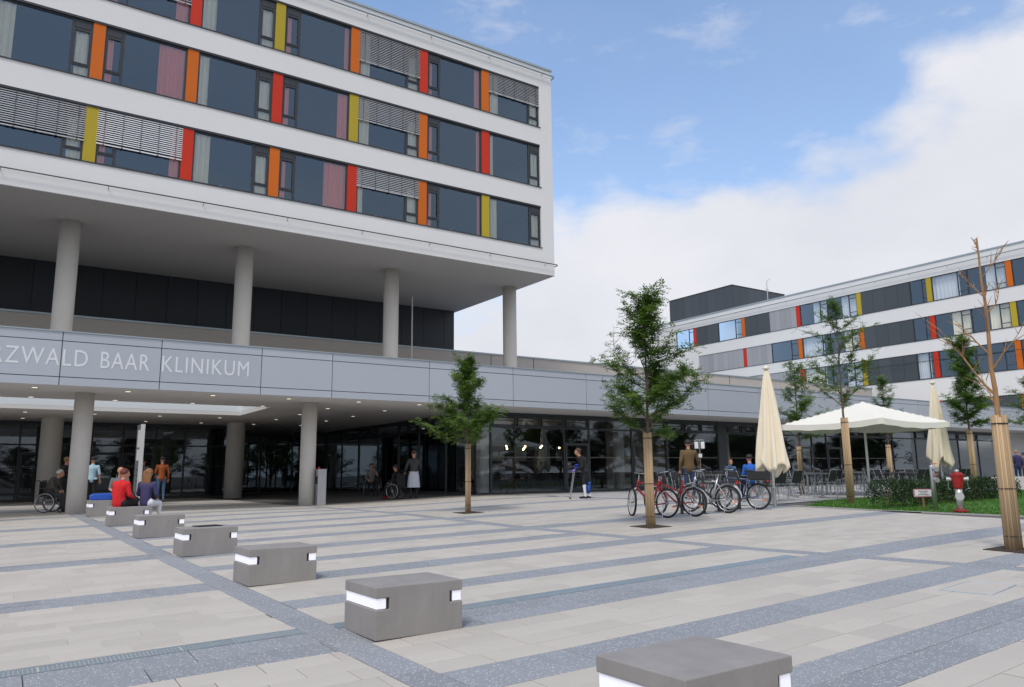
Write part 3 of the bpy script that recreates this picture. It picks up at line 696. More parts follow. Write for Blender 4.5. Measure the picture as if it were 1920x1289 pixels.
# content of the two half bays to the right (smaller y) of each panel: D dark panel, S shutter, W window, C curtained window
WF = [['dW', 'DS', 'CC', 'DW', 'CC', 'WC', 'CC', 'WW'], ['WS', 'SW', 'CC', 'DW', 'CC', 'WC', 'CC', 'WW'], ['WS', 'SS', 'CC', 'DW', 'WW', 'WC', 'CC', 'WW'], ['WW', 'WW', 'WW', 'DD', 'DD', 'DD', 'WW', 'WW']]
def wbox(m, y0, y1, d0, d1, z0, z1): m.box(WX+d0, WX+d1, y0, y1, z0, z1)
for r, (hd, sl__) in enumerate(WROWS):
    m = MB().box(WX-.04, WX+.1, WY0, 72.5, sl__+.002, sl__+.04); wpart('window_sill', m, 'frame_metal', wing)
    yy = 72.6 if r == 0 else 68.7
    ends = [(yy, WP[0]+.25)] if r == 0 else []
    for i, py in enumerate(WP):
        if r > 0 and i == 0: continue
        m = MB(); m.ct = random.random(); wbox(m, py-.25, py+.25, .05, .2, sl__+.04, hd-.002); wpart('colour_panel', m, COL[WC[r][i]], wing)
    segs = [(72.6, WP[0]+.25, 'W')] if r == 0 else [(68.7, WP[1]+.25, 'S')]
    for i, py in enumerate(WP):
        if r > 0 and i == 0: continue
        a = py-.25; b = WP[i+1]+.25 if i+1 < len(WP) else WY0; code = WF[r][i]
        mid = a+(b-a)*(.5 if code[0] != 'D' else .76 if code[1] == 'W' else .5)
        if code[0] == 'd': mid = a+(b-a)*.5
        segs += [(a, mid, code[0]), (mid, b, code[1])]
    for a, b, k in segs:
        y0, y1 = b+.004, a-.004; zb, zt = sl__+.041, hd-.003
        if k in 'DdS':
            n = max(1, round((y1-y0)/(1.5 if k != 'S' else .8))); 
            for j in range(n):
                m = MB(); m.ct = random.random(); s_ = (y1-y0)/n; wbox(m, y0+j*s_+.01, y0+(j+1)*s_-.01, .06, .16, zb, zt)
                wpart('cladding_panel' if k != 'S' else 'shutter_panel', m, 'slate_panel' if k != 'S' else 'shutter_grey', wing)
            continue
        m = MB(); fw = .07; sw = .26*(y1-y0)
        for c in ((y0, y0+fw, zb, zt), (y1-fw, y1, zb, zt), (y0+fw, y1-fw, zb, zb+fw), (y0+fw, y1-fw, zt-fw, zt), (y0+sw-.04, y0+sw+.04, zb+fw, zt-fw), (y0+fw, y0+sw-.04, zt-.5, zt-.44), (y0+fw, y0+sw-.04, zb+.45, zb+.51)): wbox(m, c[0], c[1], .1, .2, c[2], c[3])
        wo = wpart('window', m, 'frame_metal', wing)
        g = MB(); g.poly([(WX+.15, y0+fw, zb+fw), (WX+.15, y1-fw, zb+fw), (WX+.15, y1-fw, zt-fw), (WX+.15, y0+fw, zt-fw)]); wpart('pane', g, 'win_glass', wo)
        if k == 'C' or random.random() < .3:
            m = MB(); n = 30; c0, c1 = (y0+sw, y1) if random.random() < .6 else (y0+.1, y0+(y1-y0)*.55)
            for q in range(n+1): yq = c0+(c1-c0)*q/n; m.v += [(WX+.45+.05*math.sin(q*1.4), yq, zb), (WX+.45+.05*math.sin(q*1.4), yq, zt)]
            for q in range(n): m.face([2*q, 2*q+2, 2*q+3, 2*q+1])
            wpart('curtain', m, 'curtain_beige' if random.random() < .5 else 'white_panel', wo, True)
pent = thing('roof_plant_room', 'dark clad plant room on the roof of the far wing', 'plant room', (84, 71, WR-.1))
tz = 24.43+H
for k in range(8):
    y0 = 65.53+k*1.44; m = MB(); m.ct = random.random(); m.box(79, 79.1, y0+.012, y0+1.428, WR-.1, tz-.1); wpart('cladding_panel', m, 'slate_panel', pent)
for k in range(7):
    x0 = 79.1+k*1.56; m = MB(); m.ct = random.random(); m.box(x0+.012, x0+1.548, 65.53, 65.63, WR-.1, tz-.1); wpart('cladding_panel', m, 'slate_panel', pent)
m = MB().box(79.11, 90, 65.64, 77.05, WR-.2, tz-.11); wpart('core', m, 'dark_metal', pent)
m = MB().box(78.95, 90.05, 65.48, 77.1, tz-.099, tz); wpart('roof_edge', m, 'dark_metal', pent)
an = thing('roof_antenna', 'thin aerial mast on the far wing roof beside the plant room', 'antenna', (79.0, 60, WR-.2))
m = MB().tube((0, 0, 0), (0, 0, 3.5), .05).tube((0, 0, 3.5), (.25, -.3, 3.9), .035); ob('mast', m, 'steel', an)
for k in range(5): m = MB().tube((-.35, 0, 2.2+.15*k*.6), (.35, 0, 2.2+.15*k*.6), .018); ob('element', m, 'steel', an)
# ------------------------------------------------------------------ concrete light benches
BW, BD, BH = .85, .66, .43
prof = [(0,0), (BW,0), (BW,.245), (BW-.13,.245), (BW-.13,.34), (BW,.34), (BW,BH), (0,BH), (0,.34), (.13,.34), (.13,.245), (0,.245)]
bme = MB().prism(prof, 0, BD, 'y').mesh('bench_body'); lme = MB().box(.012, .10, .012, BD-.012, .252, .333).mesh('light_panel')
dme = MB().box(.10, .128, .02, BD-.02, .247, .338).mesh('slot_shade')  # black insert: the shade of the recess gap put in as colour
BENCH = [(2.86, 2.80, 'last in the row below the drain grating', None), (2.72, 6.18, 'at the end of the drain grating', None), (2.59, 9.65, 'second up the row from the drain grating', None), (2.49, 13.17, 'with a dark mat lying on its top', None), (2.35, 16.79, 'bare, next to the occupied one', None), (2.21, 20.31, 'on which two women sit', None), (2.10, 24.11, 'carrying a blue bag, at the column', None)]
for bx_, by_, ds, _ in BENCH:
    t = thing('bench', 'grey concrete block bench with lit corner slots, '+ds, 'bench', (bx_, by_, gz(bx_+.4, by_+.3)-.004), R(1.2), 'concrete light benches in a row')
    o = ob('body', bme, 'bench_concrete', t); bevel(o, .007)
    for k in (0, 1):
        ob('light_panel', lme, 'light_panel', t, (0 if k == 0 else BW-.112, 0, 0)); ob('slot_shade', dme, 'ink', t, (0 if k == 0 else BW-.228, 0, 0))
o = MB().box(-.2, .2, -.14, .14, 0, .012); o = ob('seat_mat', o, 'cl_bag', None, (2.95, 13.62, gz(2.9, 13.5)+BH-.002), (0, 0, .2)); tag(o, 'dark flat mat lying on a concrete bench', 'mat')
m = MB().prism([(-.28,0), (.28,0), (.30,.16), (.22,.19), (-.2,.18), (-.3,.14)], -.14, .14, 'y'); o = ob('blue_bag', m, 'blue_plastic', None, (2.42, 24.45, gz(2.4, 24.4)+BH-.004)); bevel(o, .03, 3); tag(o, 'blue soft bag on the bench at the column', 'bag')
m = MB().ball((0, 0, .13), .24, .15, .14, 14, 8); m.path([(-.1, 0, .25), (-.05, 0, .36), (.06, 0, .36), (.11, 0, .25)], .012); o = ob('handbag', m, 'cl_bag', None, (2.66, 20.72, gz(2.6, 20.6)+BH-.01), smooth=True); tag(o, 'black handbag on the bench between the two women', 'handbag')

# ------------------------------------------------------------------ trees
def branchy(seed, h, z0, rad, n_br, leafn, leaf_mat, dens=1.0, bare=False, trunk_r=.035, lsize=1.0, narrow=False, bark='bark', droop=.15):
    rnd = random.Random(seed); tr = MB(); lf = MB(); segs = []
    p = Vector((0, 0, .02)); n = 14; lead = [p]
    dx, dy = 0, 0
    for i in range(1, n+1):
        dx += rnd.uniform(-.02, .02); dy += rnd.uniform(-.02, .02); lead.append(Vector((dx, dy, h*i/n)))
    rad_at = lambda z: trunk_r*(1-.86*z/h)+.004
    for a, b in zip(lead[:-1], lead[1:]): tr.tube(a, b, rad_at(a.z), rad_at(b.z), 8, False)
    def at(z):
        k = min(n-1, max(0, int(z/h*n))); f_ = z/h*n-k; return lead[k].lerp(lead[k+1], f_)
    twigs = []
    for i in range(n_br):
        u = (i+rnd.random()*.6)/n_br; z = z0+(h*.97-z0)*u; base = at(z)
        az = i*2.4+rnd.uniform(-.5, .5); L = rad*(.8+.5*rnd.random())*(1-.68*u) if not narrow else rad*(.5+.5*rnd.random())*(1-.5*u)
        el = R(rnd.uniform(5, 45))+u*.6
        d = Vector((math.cos(az)*math.cos(el), math.sin(az)*math.cos(el), math.sin(el))); q = base; r0 = rad_at(z)*.6; steps = 5; path = [q]
        for s in range(steps):
            d = (d+Vector((rnd.uniform(-.25, .25), rnd.uniform(-.25, .25), rnd.uniform(-.15, .22) if not bare else rnd.uniform(0, .35)))).normalized()
            q2 = q+d*(L/steps); tr.tube(q, q2, max(.004, r0*(1-s/steps)), max(.003, r0*(1-(s+1)/steps)), 5, False); q = q2; path.append(q)
            if s >= 1:
                for _ in range(2):
                    dd = (d+Vector((rnd.uniform(-1, 1), rnd.uniform(-1, 1), rnd.uniform(-.3, .6)))).normalized(); e = q+dd*L*rnd.uniform(.2, .42)
                    tr.tube(q, e, .0055 if not bare else .008, .002, 4, False); twigs.append((q, e)); twigs.append((path[-2], q))
    twigs += [(lead[i], lead[i+1]) for i in range(n) if lead[i].z > z0+.6*(h-z0)]
    if not bare:
        for _ in range(int(leafn*dens)):
            a, b = rnd.choice(twigs)
            if a.z > z0+.5*(h-z0) and rnd.random() < .55: continue
            o = a.lerp(b, rnd.random()**.7)
            az = rnd.uniform(0, 2*PI); el = rnd.uniform(-.5, .7); ax = Vector((math.cos(az)*math.cos(el), math.sin(az)*math.cos(el), math.sin(el)))
            side = ax.cross(Vector((0, 0, 1))); side = side.normalized() if side.length > .01 else Vector((1, 0, 0)); up = side.cross(ax)
            Lf = rnd.uniform(.13, .22)*lsize; tn = rnd.random()
            for k in range(4):
                f0 = (k+.6)/4; c = o+ax*Lf*f0-Vector((0, 0, droop*Lf*f0*f0))
                for sgn in (-1, 1):
                    lf.ct = min(1, max(0, tn*.7+rnd.random()*.3)); ll = .068*lsize*(1.15-.3*f0); wd = .017*lsize
                    dv = (side*sgn*.85+ax*.5+up*rnd.uniform(-.4, .3)).normalized(); wv = dv.cross(up).normalized()*wd
                    lf.poly([c, c+dv*ll*.5+wv, c+dv*ll-up*.008, c+dv*ll*.5-wv])
            lf.ct = tn; c = o+ax*Lf; lf.poly([c-ax*.02, c+side*.012*lsize+ax*.02, c+ax*.06*lsize, c-side*.012*lsize+ax*.02])
    return tr, lf
def tree(label, loc, h, z0, rad, seed, n_br=22, leafn=1100, wrap=1.8, wr=.085, leaf='leaf', bare=False, bark='bark', trunk_r=.04, lsize=1., group=None, pit=True, narrow=False):
    t = thing('tree', label, 'tree', (loc[0], loc[1], gz(*loc)), 0, group)
    tr, lf = branchy(seed, h, z0, rad, n_br, leafn, leaf, bare=bare, trunk_r=trunk_r, lsize=lsize, bark=bark, narrow=narrow)
    ob('trunk', tr, bark, t, smooth=True)
    if not bare: ob('crown', lf, leaf, t)
    if wrap:
        rnd = random.Random(seed+5); rw = MB(); n = 26
        for i in range(n):
            a = 2*PI*i/n; r_ = wr*rnd.uniform(.94, 1.05); rw.ct = rnd.random(); top = wrap+rnd.uniform(-.03, .02)
            rw.tube((r_*1.08*math.cos(a), r_*1.08*math.sin(a), .0), (r_*math.cos(a+.08), r_*math.sin(a+.08), top), wr*.155, wr*.14, 5)
        wo = ob('reed_wrap', rw, 'reed', t, smooth=True)
        for zt in (.45*wrap, wrap-.12, .2): ob('tie', MB().torus((0, 0, zt), wr*1.16, .008, 'z', 20, 5), 'tie', wo)
    if pit:
        s = MB().box(-.30, .30, -.30, .30, -.03, .012); po = ob('tree_pit', s, 'soil', t, rot=(R(1.03), -R(1.146), 0))
    return t
tree('leafy young tree on the plaza, trunk wrapped in reed, before the canopy mouth', (10.36, 17.69), 3.95, 1.65, 1.05, 11, 30, 3800, wr=.064)
tree('taller leafy young tree with reed-wrapped trunk beside the parked bicycles', (11.18, 11.71), 4.85, 1.8, 1.25, 23, 36, 4600, wrap=1.92, wr=.08)
tree('bare orange-barked young tree without leaves on the plaza by the lawn', (12.55, 5.52), 4.75, 1.95, 1.15, 31, 9, 0, wrap=1.98, wr=.096, bare=True, bark='bark_pale', trunk_r=.055)
tree('sparse slender tree on the lawn in front of the open parasol', (19.5, 12.55), 5.65, 2.5, 1.3, 47, 24, 1500, wrap=2.35, wr=.085, pit=False)
tree('small tree on the terrace behind the near closed parasol', (24.1, 17.4), 4.7, 1.9, .95, 53, 20, 1300, wrap=1.7, wr=.075, pit=False, lsize=1.2)
tree('dense narrow tree growing out of the hedge by the far closed parasol', (28.4, 13.5), 5.6, 2.3, 1.0, 61, 30, 2600, wrap=2.2, wr=.085, pit=False, lsize=1.25, narrow=True)
tree('small tree behind the open parasol near the café glass', (34.7, 20.2), 5.1, 2.2, 1.0, 67, 20, 1300, wrap=2.0, wr=.10, pit=False, lsize=1.3)
tree('leafy tree beyond the lawn right of the bare tree', (42.6, 17.0), 5.2, 2.6, 1.4, 71, 22, 1600, wrap=2.1, wr=.10, pit=False, lsize=1.4)
# wood across the road behind the photographer, seen mirrored in the glazing
trB, lfB = branchy(91, 11, 1.2, 4.6, 46, 3600, 'leaf_dark', trunk_r=.2, lsize=5.0)
trm = trB.mesh('trunk', True); lfm = lfB.mesh('crown')
for k, xx in enumerate([-40+6*i for i in range(44)]):
    low = k % 2; yy = (-30 if low else -36)-4*((k*5) % 3); t = thing('tall_tree', ('low bushy tree added to fill gaps' if low else 'tall dark tree')+' of the wood mirrored in the café glass', 'tree', (xx, yy, gz(xx, yy)-.02), k*1.3, 'trees mirrored in the glazing')  # unseen low trees added to close bright gaps in the mirrored row
    link('trunk', trm, 'bark', t); link('crown', lfm, 'leaf_dark', t); t.scale = (1.15, 1.15, .42+.06*((k*3) % 4)) if low else (1, 1, .85+.12*((k*3) % 4))

# ------------------------------------------------------------------ hedge, hydrant, standpipe, sign
hd_ = thing('hedge', 'low clipped dark green hedge on the lawn behind the hydrant', 'hedge', (21.3, 11.2, gz(21.3, 11.2)))
hb = MB(); rnd = random.Random(3)
HB = [(18.45+.42*i, 10.95+.08*math.sin(i*1.7)-.10*i*.0, .42+.07*math.sin(i*2.3), .56+.06*math.sin(i*1.3)) for i in range(16)]
for cx, cy, r_, hh in HB:
    for _ in range(620):
        u = rnd.uniform(0, 2*PI); v = rnd.random(); rr = r_*(.6+.45*rnd.random()); zz_ = hh*(v**.6)*rnd.uniform(.85, 1.12)
        k = math.sqrt(max(0, 1-(v*.82)**3)); c = Vector((cx-21.3+rr*k*math.cos(u), cy-11.2+rr*1.05*k*math.sin(u), zz_+.02))
        d = Vector((rnd.uniform(-1, 1), rnd.uniform(-1, 1), rnd.uniform(.1, 1.4))).normalized(); s = d.cross(Vector((rnd.uniform(-1, 1), rnd.uniform(-1, 1), .2))).normalized()
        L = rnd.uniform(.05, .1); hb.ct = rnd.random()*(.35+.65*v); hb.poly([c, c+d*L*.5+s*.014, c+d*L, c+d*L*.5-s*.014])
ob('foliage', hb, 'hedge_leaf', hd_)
st = MB()
for cx, cy, r_, hh in HB:
    for k in range(3): st.tube((cx-21.3+.1*k-.1, cy-11.2, -.05), (cx-21.3+.2*(k-1), cy-11.2+.1*(k-1), hh*.8), .014, .005, 5)
ob('stems', st, 'bark', hd_, smooth=True)
hx, hy = 18.45, 9.15
t = thing('fire_hydrant', 'red and silver pillar fire hydrant on the lawn edge', 'hydrant', (hx, hy, gz(hx, hy)), R(-150))
ob('barrel', MB().lathe([(.075, 0), (.072, .6)], n=20), 'cast_alu', t, smooth=True)
ob('base_flange', MB().lathe([(.15, .03), (.155, .05), (.15, .075)], n=20), 'hydrant_red', t)
hm = MB().lathe([(.085, .55), (.10, .58), (.135, .80), (.155, .86), (.155, .875), (.11, .885), (.10, .92)], n=20); ob('head', hm, 'hydrant_red', t, smooth=False)
ob('spindle_cap', MB().lathe([(.055, .92), (.05, .965), (.035, .985)], n=12), 'cast_alu', t, smooth=True)
for a in (R(90), R(-90)):
    cx, cy = math.cos(a), math.sin(a); m = MB().tube((cx*.1, cy*.1, .77), (cx*.2, cy*.2, .77), .04, .04, 12).tube((cx*.19, cy*.19, .77), (cx*.225, cy*.225, .77), .052, .048, 12); ob('side_outlet', m, 'cast_alu', t, smooth=False)
m = MB().tube((.05, 0, .38), (.16, .0, .38), .05, .05, 14).tube((.15, 0, .38), (.2, 0, .38), .095, .09, 18); ob('main_outlet', m, 'cast_alu', t)
hk = MB()
for s in (-1, 1): hk.path([(.02, s*.19, .73), (.03, s*.2, .56), (.03, s*.15, .53)], .005, 5)
ob('cap_chains', hk, 'steel', t)
sx_, sy_ = 18.7, 9.85
t = thing('standpipe', 'silver standpipe with two valves and orange hand wheels', 'standpipe', (sx_, sy_, gz(sx_, sy_)), R(-160))
ob('pipe', MB().lathe([(.055, 0), (.055, 1.06), (.045, 1.08)], n=16), 'steel', t, smooth=True)
for z in (.99, .73):
    m = MB().tube((.03, .02, z+.02), (.12, .08, z), .03, .03, 10).tube((.1, .07, z), (.18, .13, z-.01), .055, .055, 14); v = ob('valve', m, 'cast_alu', t)
    m = MB().tube((.12, .09, z+.03), (.12, .09, z+.12), .008).torus((.12, .09, z+.13), .04, .01, 'z', 14, 5); ob('hand_wheel', m, 'orange_knob', v)
gx_, gy_ = 18.95, 10.25
t = thing('feed_sign', 'small white sign with red rim on a wooden stake before the hedge', 'sign', (gx_, gy_, gz(gx_, gy_)), R(-34))
ob('stake', MB().box(-.02, .02, .012, .04, 0, .42), 'wood', t); ob('board', MB().box(-.23, .23, -.006, .011, .30, .49), 'sign_rim', t); ob('face', MB().box(-.20, .20, -.010, -.0065, .325, .465), 'sign_white', t)
for k, w_ in enumerate((.12, .09, .13)):             # three lines of print, too small to read in the photograph
    ob('print_line', MB().box(-w_, w_, -.0112, -.0102, .430-.042*k, .446-.042*k), 'ink', t)

# ------------------------------------------------------------------ parasols
def closed_parasol(label, loc, h, seed):
    rnd = random.Random(seed); t = thing('closed_parasol', label, 'parasol', (loc[0], loc[1], gz(*loc)), rnd.uniform(0, 3), 'closed cream parasols')
    ob('pole', MB().lathe([(.03, 0), (.03, h)], n=12), 'white_paint', t, smooth=True); ob('ground_sleeve', MB().lathe([(.045, 0), (.045, .5)], n=12), 'steel', t)
    m = MB(); n = 72; k = 30; z0 = 1.02
    for q in range(k+1):
        u = q/k; z = z0+(h-.12-z0)*u
        for i in range(n):
            a = 2*PI*i/n; rr = .40*(1-u)**.8+.05; fold = .5+.5*math.cos(8*a+.9*math.sin(3.1*u+seed)); fold = fold**.7
            r_ = rr*(.52+.48*fold)+.03*(1-u)*math.sin(5*a+7*u+seed)
            dz = (.16*math.cos(4*a+seed)+.08*math.sin(3*a)+.05*math.cos(8*a))*(1-u)**4
            m.v.append((r_*math.cos(a+.25*u), r_*math.sin(a+.25*u), z+dz))
    for q in range(k):
        for i in range(n): j = (i+1) % n; m.face([q*n+i, q*n+j, (q+1)*n+j, (q+1)*n+i])
    c = ob('folded_canopy', m, 'umb_cream', t, smooth=True); sd = c.modifiers.new('thick', 'SOLIDIFY'); sd.thickness = .004
    ob('strap_knot', MB().ball((.26, .05, 2.05), .07, .05, .08), 'umb_cream', t, smooth=True); ob('top_cap', MB().lathe([(.09, h-.1), (.10, h-.07), (.03, h-.03)], n=14), 'umb_cream', t)
closed_parasol('closed cream parasol standing at the plaza corner behind the bicycles', (17.1, 13.2), 3.78, 4)
closed_parasol('closed cream parasol standing by the hedge, beyond the open parasol', (28.3, 14.55), 4.05, 9)
ox, oy = 24.6, 15.1; hxx, hyy = 2.05, 1.85
t = thing('open_parasol', 'large open white rectangular parasol over the café tables', 'parasol', (ox, oy, gz(ox, oy)))
zf = gz(ox, oy); ZA = 3.86-zf; ZE = 3.12-zf
ob('pole', MB().lathe([(.04, 0), (.04, ZA-.05)], n=14), 'white_paint', t, smooth=True); ob('ground_sleeve', MB().lathe([(.06, 0), (.06, .45)], n=14), 'steel', t)
m = MB(); n = 12; grid = {}
for i in range(-n, n+1):
    for j in range(-n, n+1):
        u, v = i/n, j/n; d = max(abs(u), abs(v)); e = min(abs(u), abs(v)); sag = .10*d*(1-(e/max(d, .01))**2)*.9
        grid[i, j] = len(m.v); m.v.append((u*hxx, v*hyy, ZA-(ZA-ZE)*d**.92-sag*d))
for i in range(-n, n):
    for j in range(-n, n): m.face([grid[i, j], grid[i+1, j], grid[i+1, j+1], grid[i, j+1]])
ob('canopy', m, 'umb_white', t, smooth=True)
vl = MB()
ring = [(i, -n) for i in range(-n, n)]+[(n, j) for j in range(-n, n)]+[(i, n) for i in range(n, -n, -1)]+[(-n, j) for j in range(n, -n, -1)]
for q, (i, j) in enumerate(ring):
    p = m.v[grid[i, j]]; vl.v += [p, (p[0]*1.004, p[1]*1.004, p[2]-.19-.010*math.sin(q*1.05))]
for q in range(len(ring)): a = 2*q; b = 2*((q+1) % len(ring)); vl.face([a, b, b+1, a+1])
ob('valance', vl, 'umb_white', t, smooth=True)
for a, b in ((-1, -1), (1, -1), (1, 1), (-1, 1), (1, 0), (-1, 0), (0, 1), (0, -1)):
    ob('rib', MB().tube((0, 0, ZA-.12), (a*hxx*.98, b*hyy*.98, ZE-.05-(.09 if 0 in (a, b) else .0)), .014, n=5), 'white_paint', t)

# ------------------------------------------------------------------ café tables and chairs
def make_table():
    t = thing('cafe_table', 'x', 'table', group='café tables on the terrace')
    ob('table_top', MB().box(-.6, .6, -.36, .36, .72, .745), 'table_grey', t)
    for s in (-1, 1):
        l = ob('column', MB().tube((s*.36, 0, .03), (s*.36, 0, .72), .03, n=10), 'steel', t); ob('foot', MB().box(s*.36-.035, s*.36+.035, -.33, .33, 0, .035), 'white_paint', l)
    return t
def make_chair():
    t = thing('cafe_chair', 'x', 'chair', group='black café chairs on the terrace')
    ob('seat', MB().box(-.22, .22, -.21, .22, .435, .455), 'mesh_black', t)
    m = MB(); m.v += [(-.22, -.22, .52), (.22, -.22, .52), (.22, -.31, .84), (-.22, -.31, .84), (-.22, -.24, .52), (.22, -.24, .52), (.22, -.33, .84), (-.22, -.33, .84)]
    for q in ((0,1,2,3), (7,6,5,4), (0,4,5,1), (3,2,6,7), (0,3,7,4), (1,5,6,2)): m.face(list(q))
    ob('backrest', m, 'mesh_black', t)
    for s in (-1, 1):
        ob('leg', MB().path([(s*.235, .24, 0), (s*.235, .2, .44), (s*.235, .18, .64)], .011), 'steel', t)
        ob('leg', MB().path([(s*.235, -.30, 0), (s*.235, -.2, .44), (s*.235, -.33, .85)], .011), 'steel', t)
        ob('armrest', MB().box(s*.235-.018, s*.235+.018, -.26, .2, .635, .655), 'mesh_black', t)
    return t
T0 = make_table(); C0 = make_chair(); used = [0, 0]
rnd = random.Random(12)
ROWLAB = ['of row along lawn', 'of second row from lawn', 'of third row from lawn', 'of row nearest café glass']
ORD = ['first', 'second', 'third', 'fourth', 'fifth']
def put(src, k, x, y, rz, label):
    z = gz(x, y)+.004
    if used[k] == 0: used[k] = 1; o = src; o.location = (x, y, z); o.rotation_euler = (0, 0, rz); o['label'] = label
    else: o = dup(src, (x, y, z), rz, label)
for r_, (yy, xs) in enumerate(((15.2, (19.3, 21.6, 26.9, 29.4)), (17.3, (19.9, 22.6, 25.3, 28.2, 31.2)), (19.6, (21.3, 24.3, 27.6, 31.0, 34.5)), (22.4, (23.5, 27.2, 31.2, 35.5)))):
    for ti, xx in enumerate(xs):
        x = xx+rnd.uniform(-.2, .2); y = yy+rnd.uniform(-.15, .15); rz = rnd.uniform(-.08, .08)
        put(T0, 0, x, y, rz, 'dark café table with white feet, '+ORD[ti]+' '+ROWLAB[r_])
        for s_, q in ((-.3, -1), (.3, -1), (-.3, 1), (.3, 1)):
            if rnd.random() < .13: continue
            put(C0, 1, x+s_+rnd.uniform(-.06, .06), y+q*(.62+rnd.uniform(-.05, .12)), (0 if q < 0 else PI)+rnd.uniform(-.2, .2), 'black café chair '+('backing' if q < 0 else 'facing')+' the lawn, '+ORD[ti]+' table '+ROWLAB[r_])

# ------------------------------------------------------------------ bicycles and racks
def bike(label, loc, rz, frame, lady=False, fork='bike_black', fender=False, rack=False, basket=False, steer=0., susp=False, lean=3, rim='steel', two=None):
    t = thing('bicycle', label, 'bicycle', (loc[0], loc[1], gz(*loc)), rz, 'bicycles at the stands'); t.rotation_euler = (0, R(lean), rz)
    r_ = .335; wb = 1.04                                # +y is forward; rear axle at y=0
    def wheel(parent, y, rot):
        p = ob('wheel', MB().torus((0, 0, 0), r_-.026, .026, 'x', 36, 7), 'rubber', parent, (0, y, r_), (0, 0, rot), smooth=True)
        ob('rim', MB().torus((0, 0, 0), r_-.05, .013, 'x', 36, 5), rim, p, smooth=True)
        s = MB()
        for k in range(18):
            a = 2*PI*k/18; s.tube((.02*(1 if k % 2 else -1), .02*math.cos(a+.5), .02*math.sin(a+.5)), (0, (r_-.055)*math.cos(a), (r_-.055)*math.sin(a)), .0022, n=4, cap=False)
        s.tube((-.05, 0, 0), (.05, 0, 0), .02, n=8); ob('spokes', s, 'steel', p)
    wheel(t, 0, 0); wheel(t, wb, steer)
    bb = (0, .42, .28); sd = (0, .27, .80); ht = (0, .86, .80 if not lady else .78); hl = (0, .90, .66)
    m = MB()
    m.tube(bb, (0, .25, .84), .021); m.tube(hl, (0, .845, .88), .025)
    if lady: m.tube((0, .33, .56), (0, .875, .76), .022); m.tube(bb, (0, .90, .67), .024)
    else: m.tube((0, .275, .76), (0, .865, .80), .023)
    if not lady: m.tube(bb, (0, .90, .67), .028)
    for s in (-1, 1): m.tube((s*.01, .42, .28), (s*.06, 0, r_), .010); m.tube((s*.01, .28, .74), (s*.06, 0, r_), .009)
    ob('frame', m, frame, t, smooth=True)
    if two: m = MB().tube((0, .4, .78), (0, .80, .797), .0245); ob('frame_band', m, two, t)
    m = MB(); 
    for s in (-1, 1): m.tube((s*.055, .905, .66), (s*.055, wb, r_), .016 if susp else .011)
    m.tube((-.06, .9, .665), (.06, .9, .665), .018); ob('fork', m, fork, t)
    m = MB().tube((0, .25, .82), (0, .235, .95), .013); ob('seat_post', m, 'steel', t)
    m = MB().prism([(-.075, .12), (.075, .12), (.06, .2), (.02, .36), (-.02, .36), (-.06, .2)], .955, 1.0, 'z'); o = ob('saddle', m, 'black_plastic', t); bevel(o, .015)
    m = MB().tube((0, .845, .86), (0, .84, .99), .013).path([(-.29, .74, 1.04), (-.15, .84, 1.02), (.15, .84, 1.02), (.29, .74, 1.04)], .012); hb_ = ob('handlebar', m, 'steel', t)
    for s in (-1, 1): ob('grip', MB().tube((s*.24, .775, 1.035), (s*.32, .715, 1.045), .017), 'black_plastic', hb_); 
    m = MB().torus((.035, .42, .28), .085, .008, 'x', 20, 5).path([(.03, .34, .28), (.05, 0, .37)], .004).path([(.03, .42, .20), (.05, 0, .31)], .004); ob('chainring', m, 'dark_metal', t)
    for s in (-1, 1):
        c = ob('crank', MB().tube((s*.06, .42, .28), (s*.07, .42+s*.15, .28-s*.06), .010), 'steel', t); ob('pedal', MB().box(min(s*.07, s*.16), max(s*.07, s*.16), .37+s*.15, .47+s*.15, .21 if s > 0 else .33, .235 if s > 0 else .355), 'black_plastic', c)
    if fender:
        for y, a0, a1 in ((0, R(-10), R(175)), (wb, R(10), R(170))): ob('mudguard', MB().torus((0, y, r_), r_+.022, .014, 'x', 18, 5, a0, a1), 'bike_silver', t, smooth=True)
    if rack:
        m = MB().box(-.06, .06, -.24, .2, .735, .745)
        for s in (-1, 1): m.tube((s*.06, -.12, .74), (s*.07, 0, r_), .006)
        ob('carrier', m, 'bike_black', t); ob('tail_light', MB().box(-.05, .05, -.27, -.242, .70, .745), 'tail_red', t)
    if basket:
        m = MB(); 
        for x0, x1, y0, y1 in ((-.17, .17, -.26, -.25), (-.17, .17, .19, .2), (-.17, -.16, -.25, .19), (.16, .17, -.25, .19)): m.box(x0, x1, y0, y1, .75, .96)
        m.box(-.16, .16, -.25, .19, .75, .765); ob('basket', m, 'mesh_black', t)
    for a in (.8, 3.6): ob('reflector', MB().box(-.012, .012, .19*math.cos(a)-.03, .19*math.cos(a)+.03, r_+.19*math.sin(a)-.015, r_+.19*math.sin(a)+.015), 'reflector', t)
    ob('kickstand', MB().tube((-.03, .1, .30), (-.17, .02, .01), .008), 'steel', t)
    return t
bike('red mountain bike with white suspension fork and turned front wheel', (12.85, 12.9), R(8), 'bike_red', fork='white_paint', susp=True, steer=R(-34), rim='white_paint', lean=4)
bike('red step-through bicycle with silver mudguards and rear carrier', (13.55, 12.7), R(14), 'bike_red', lady=True, fork='bike_silver', fender=True, rack=True, two=None, lean=-3)
bike('silver and black trekking bicycle with mudguards and tail light', (14.8, 12.8), R(16), 'bike_silver', fork='bike_silver', fender=True, rack=True, two='bike_black', lean=3)
bike('dark bicycle with black carrier standing behind the silver one', (15.45, 13.3), R(12), 'bike_black', fender=True, rack=True, lean=-3)
bike('blue-grey bicycle with a black rear basket next to the closed parasol', (16.2, 13.0), R(15), 'bike_blue', rack=True, basket=True, lean=3)
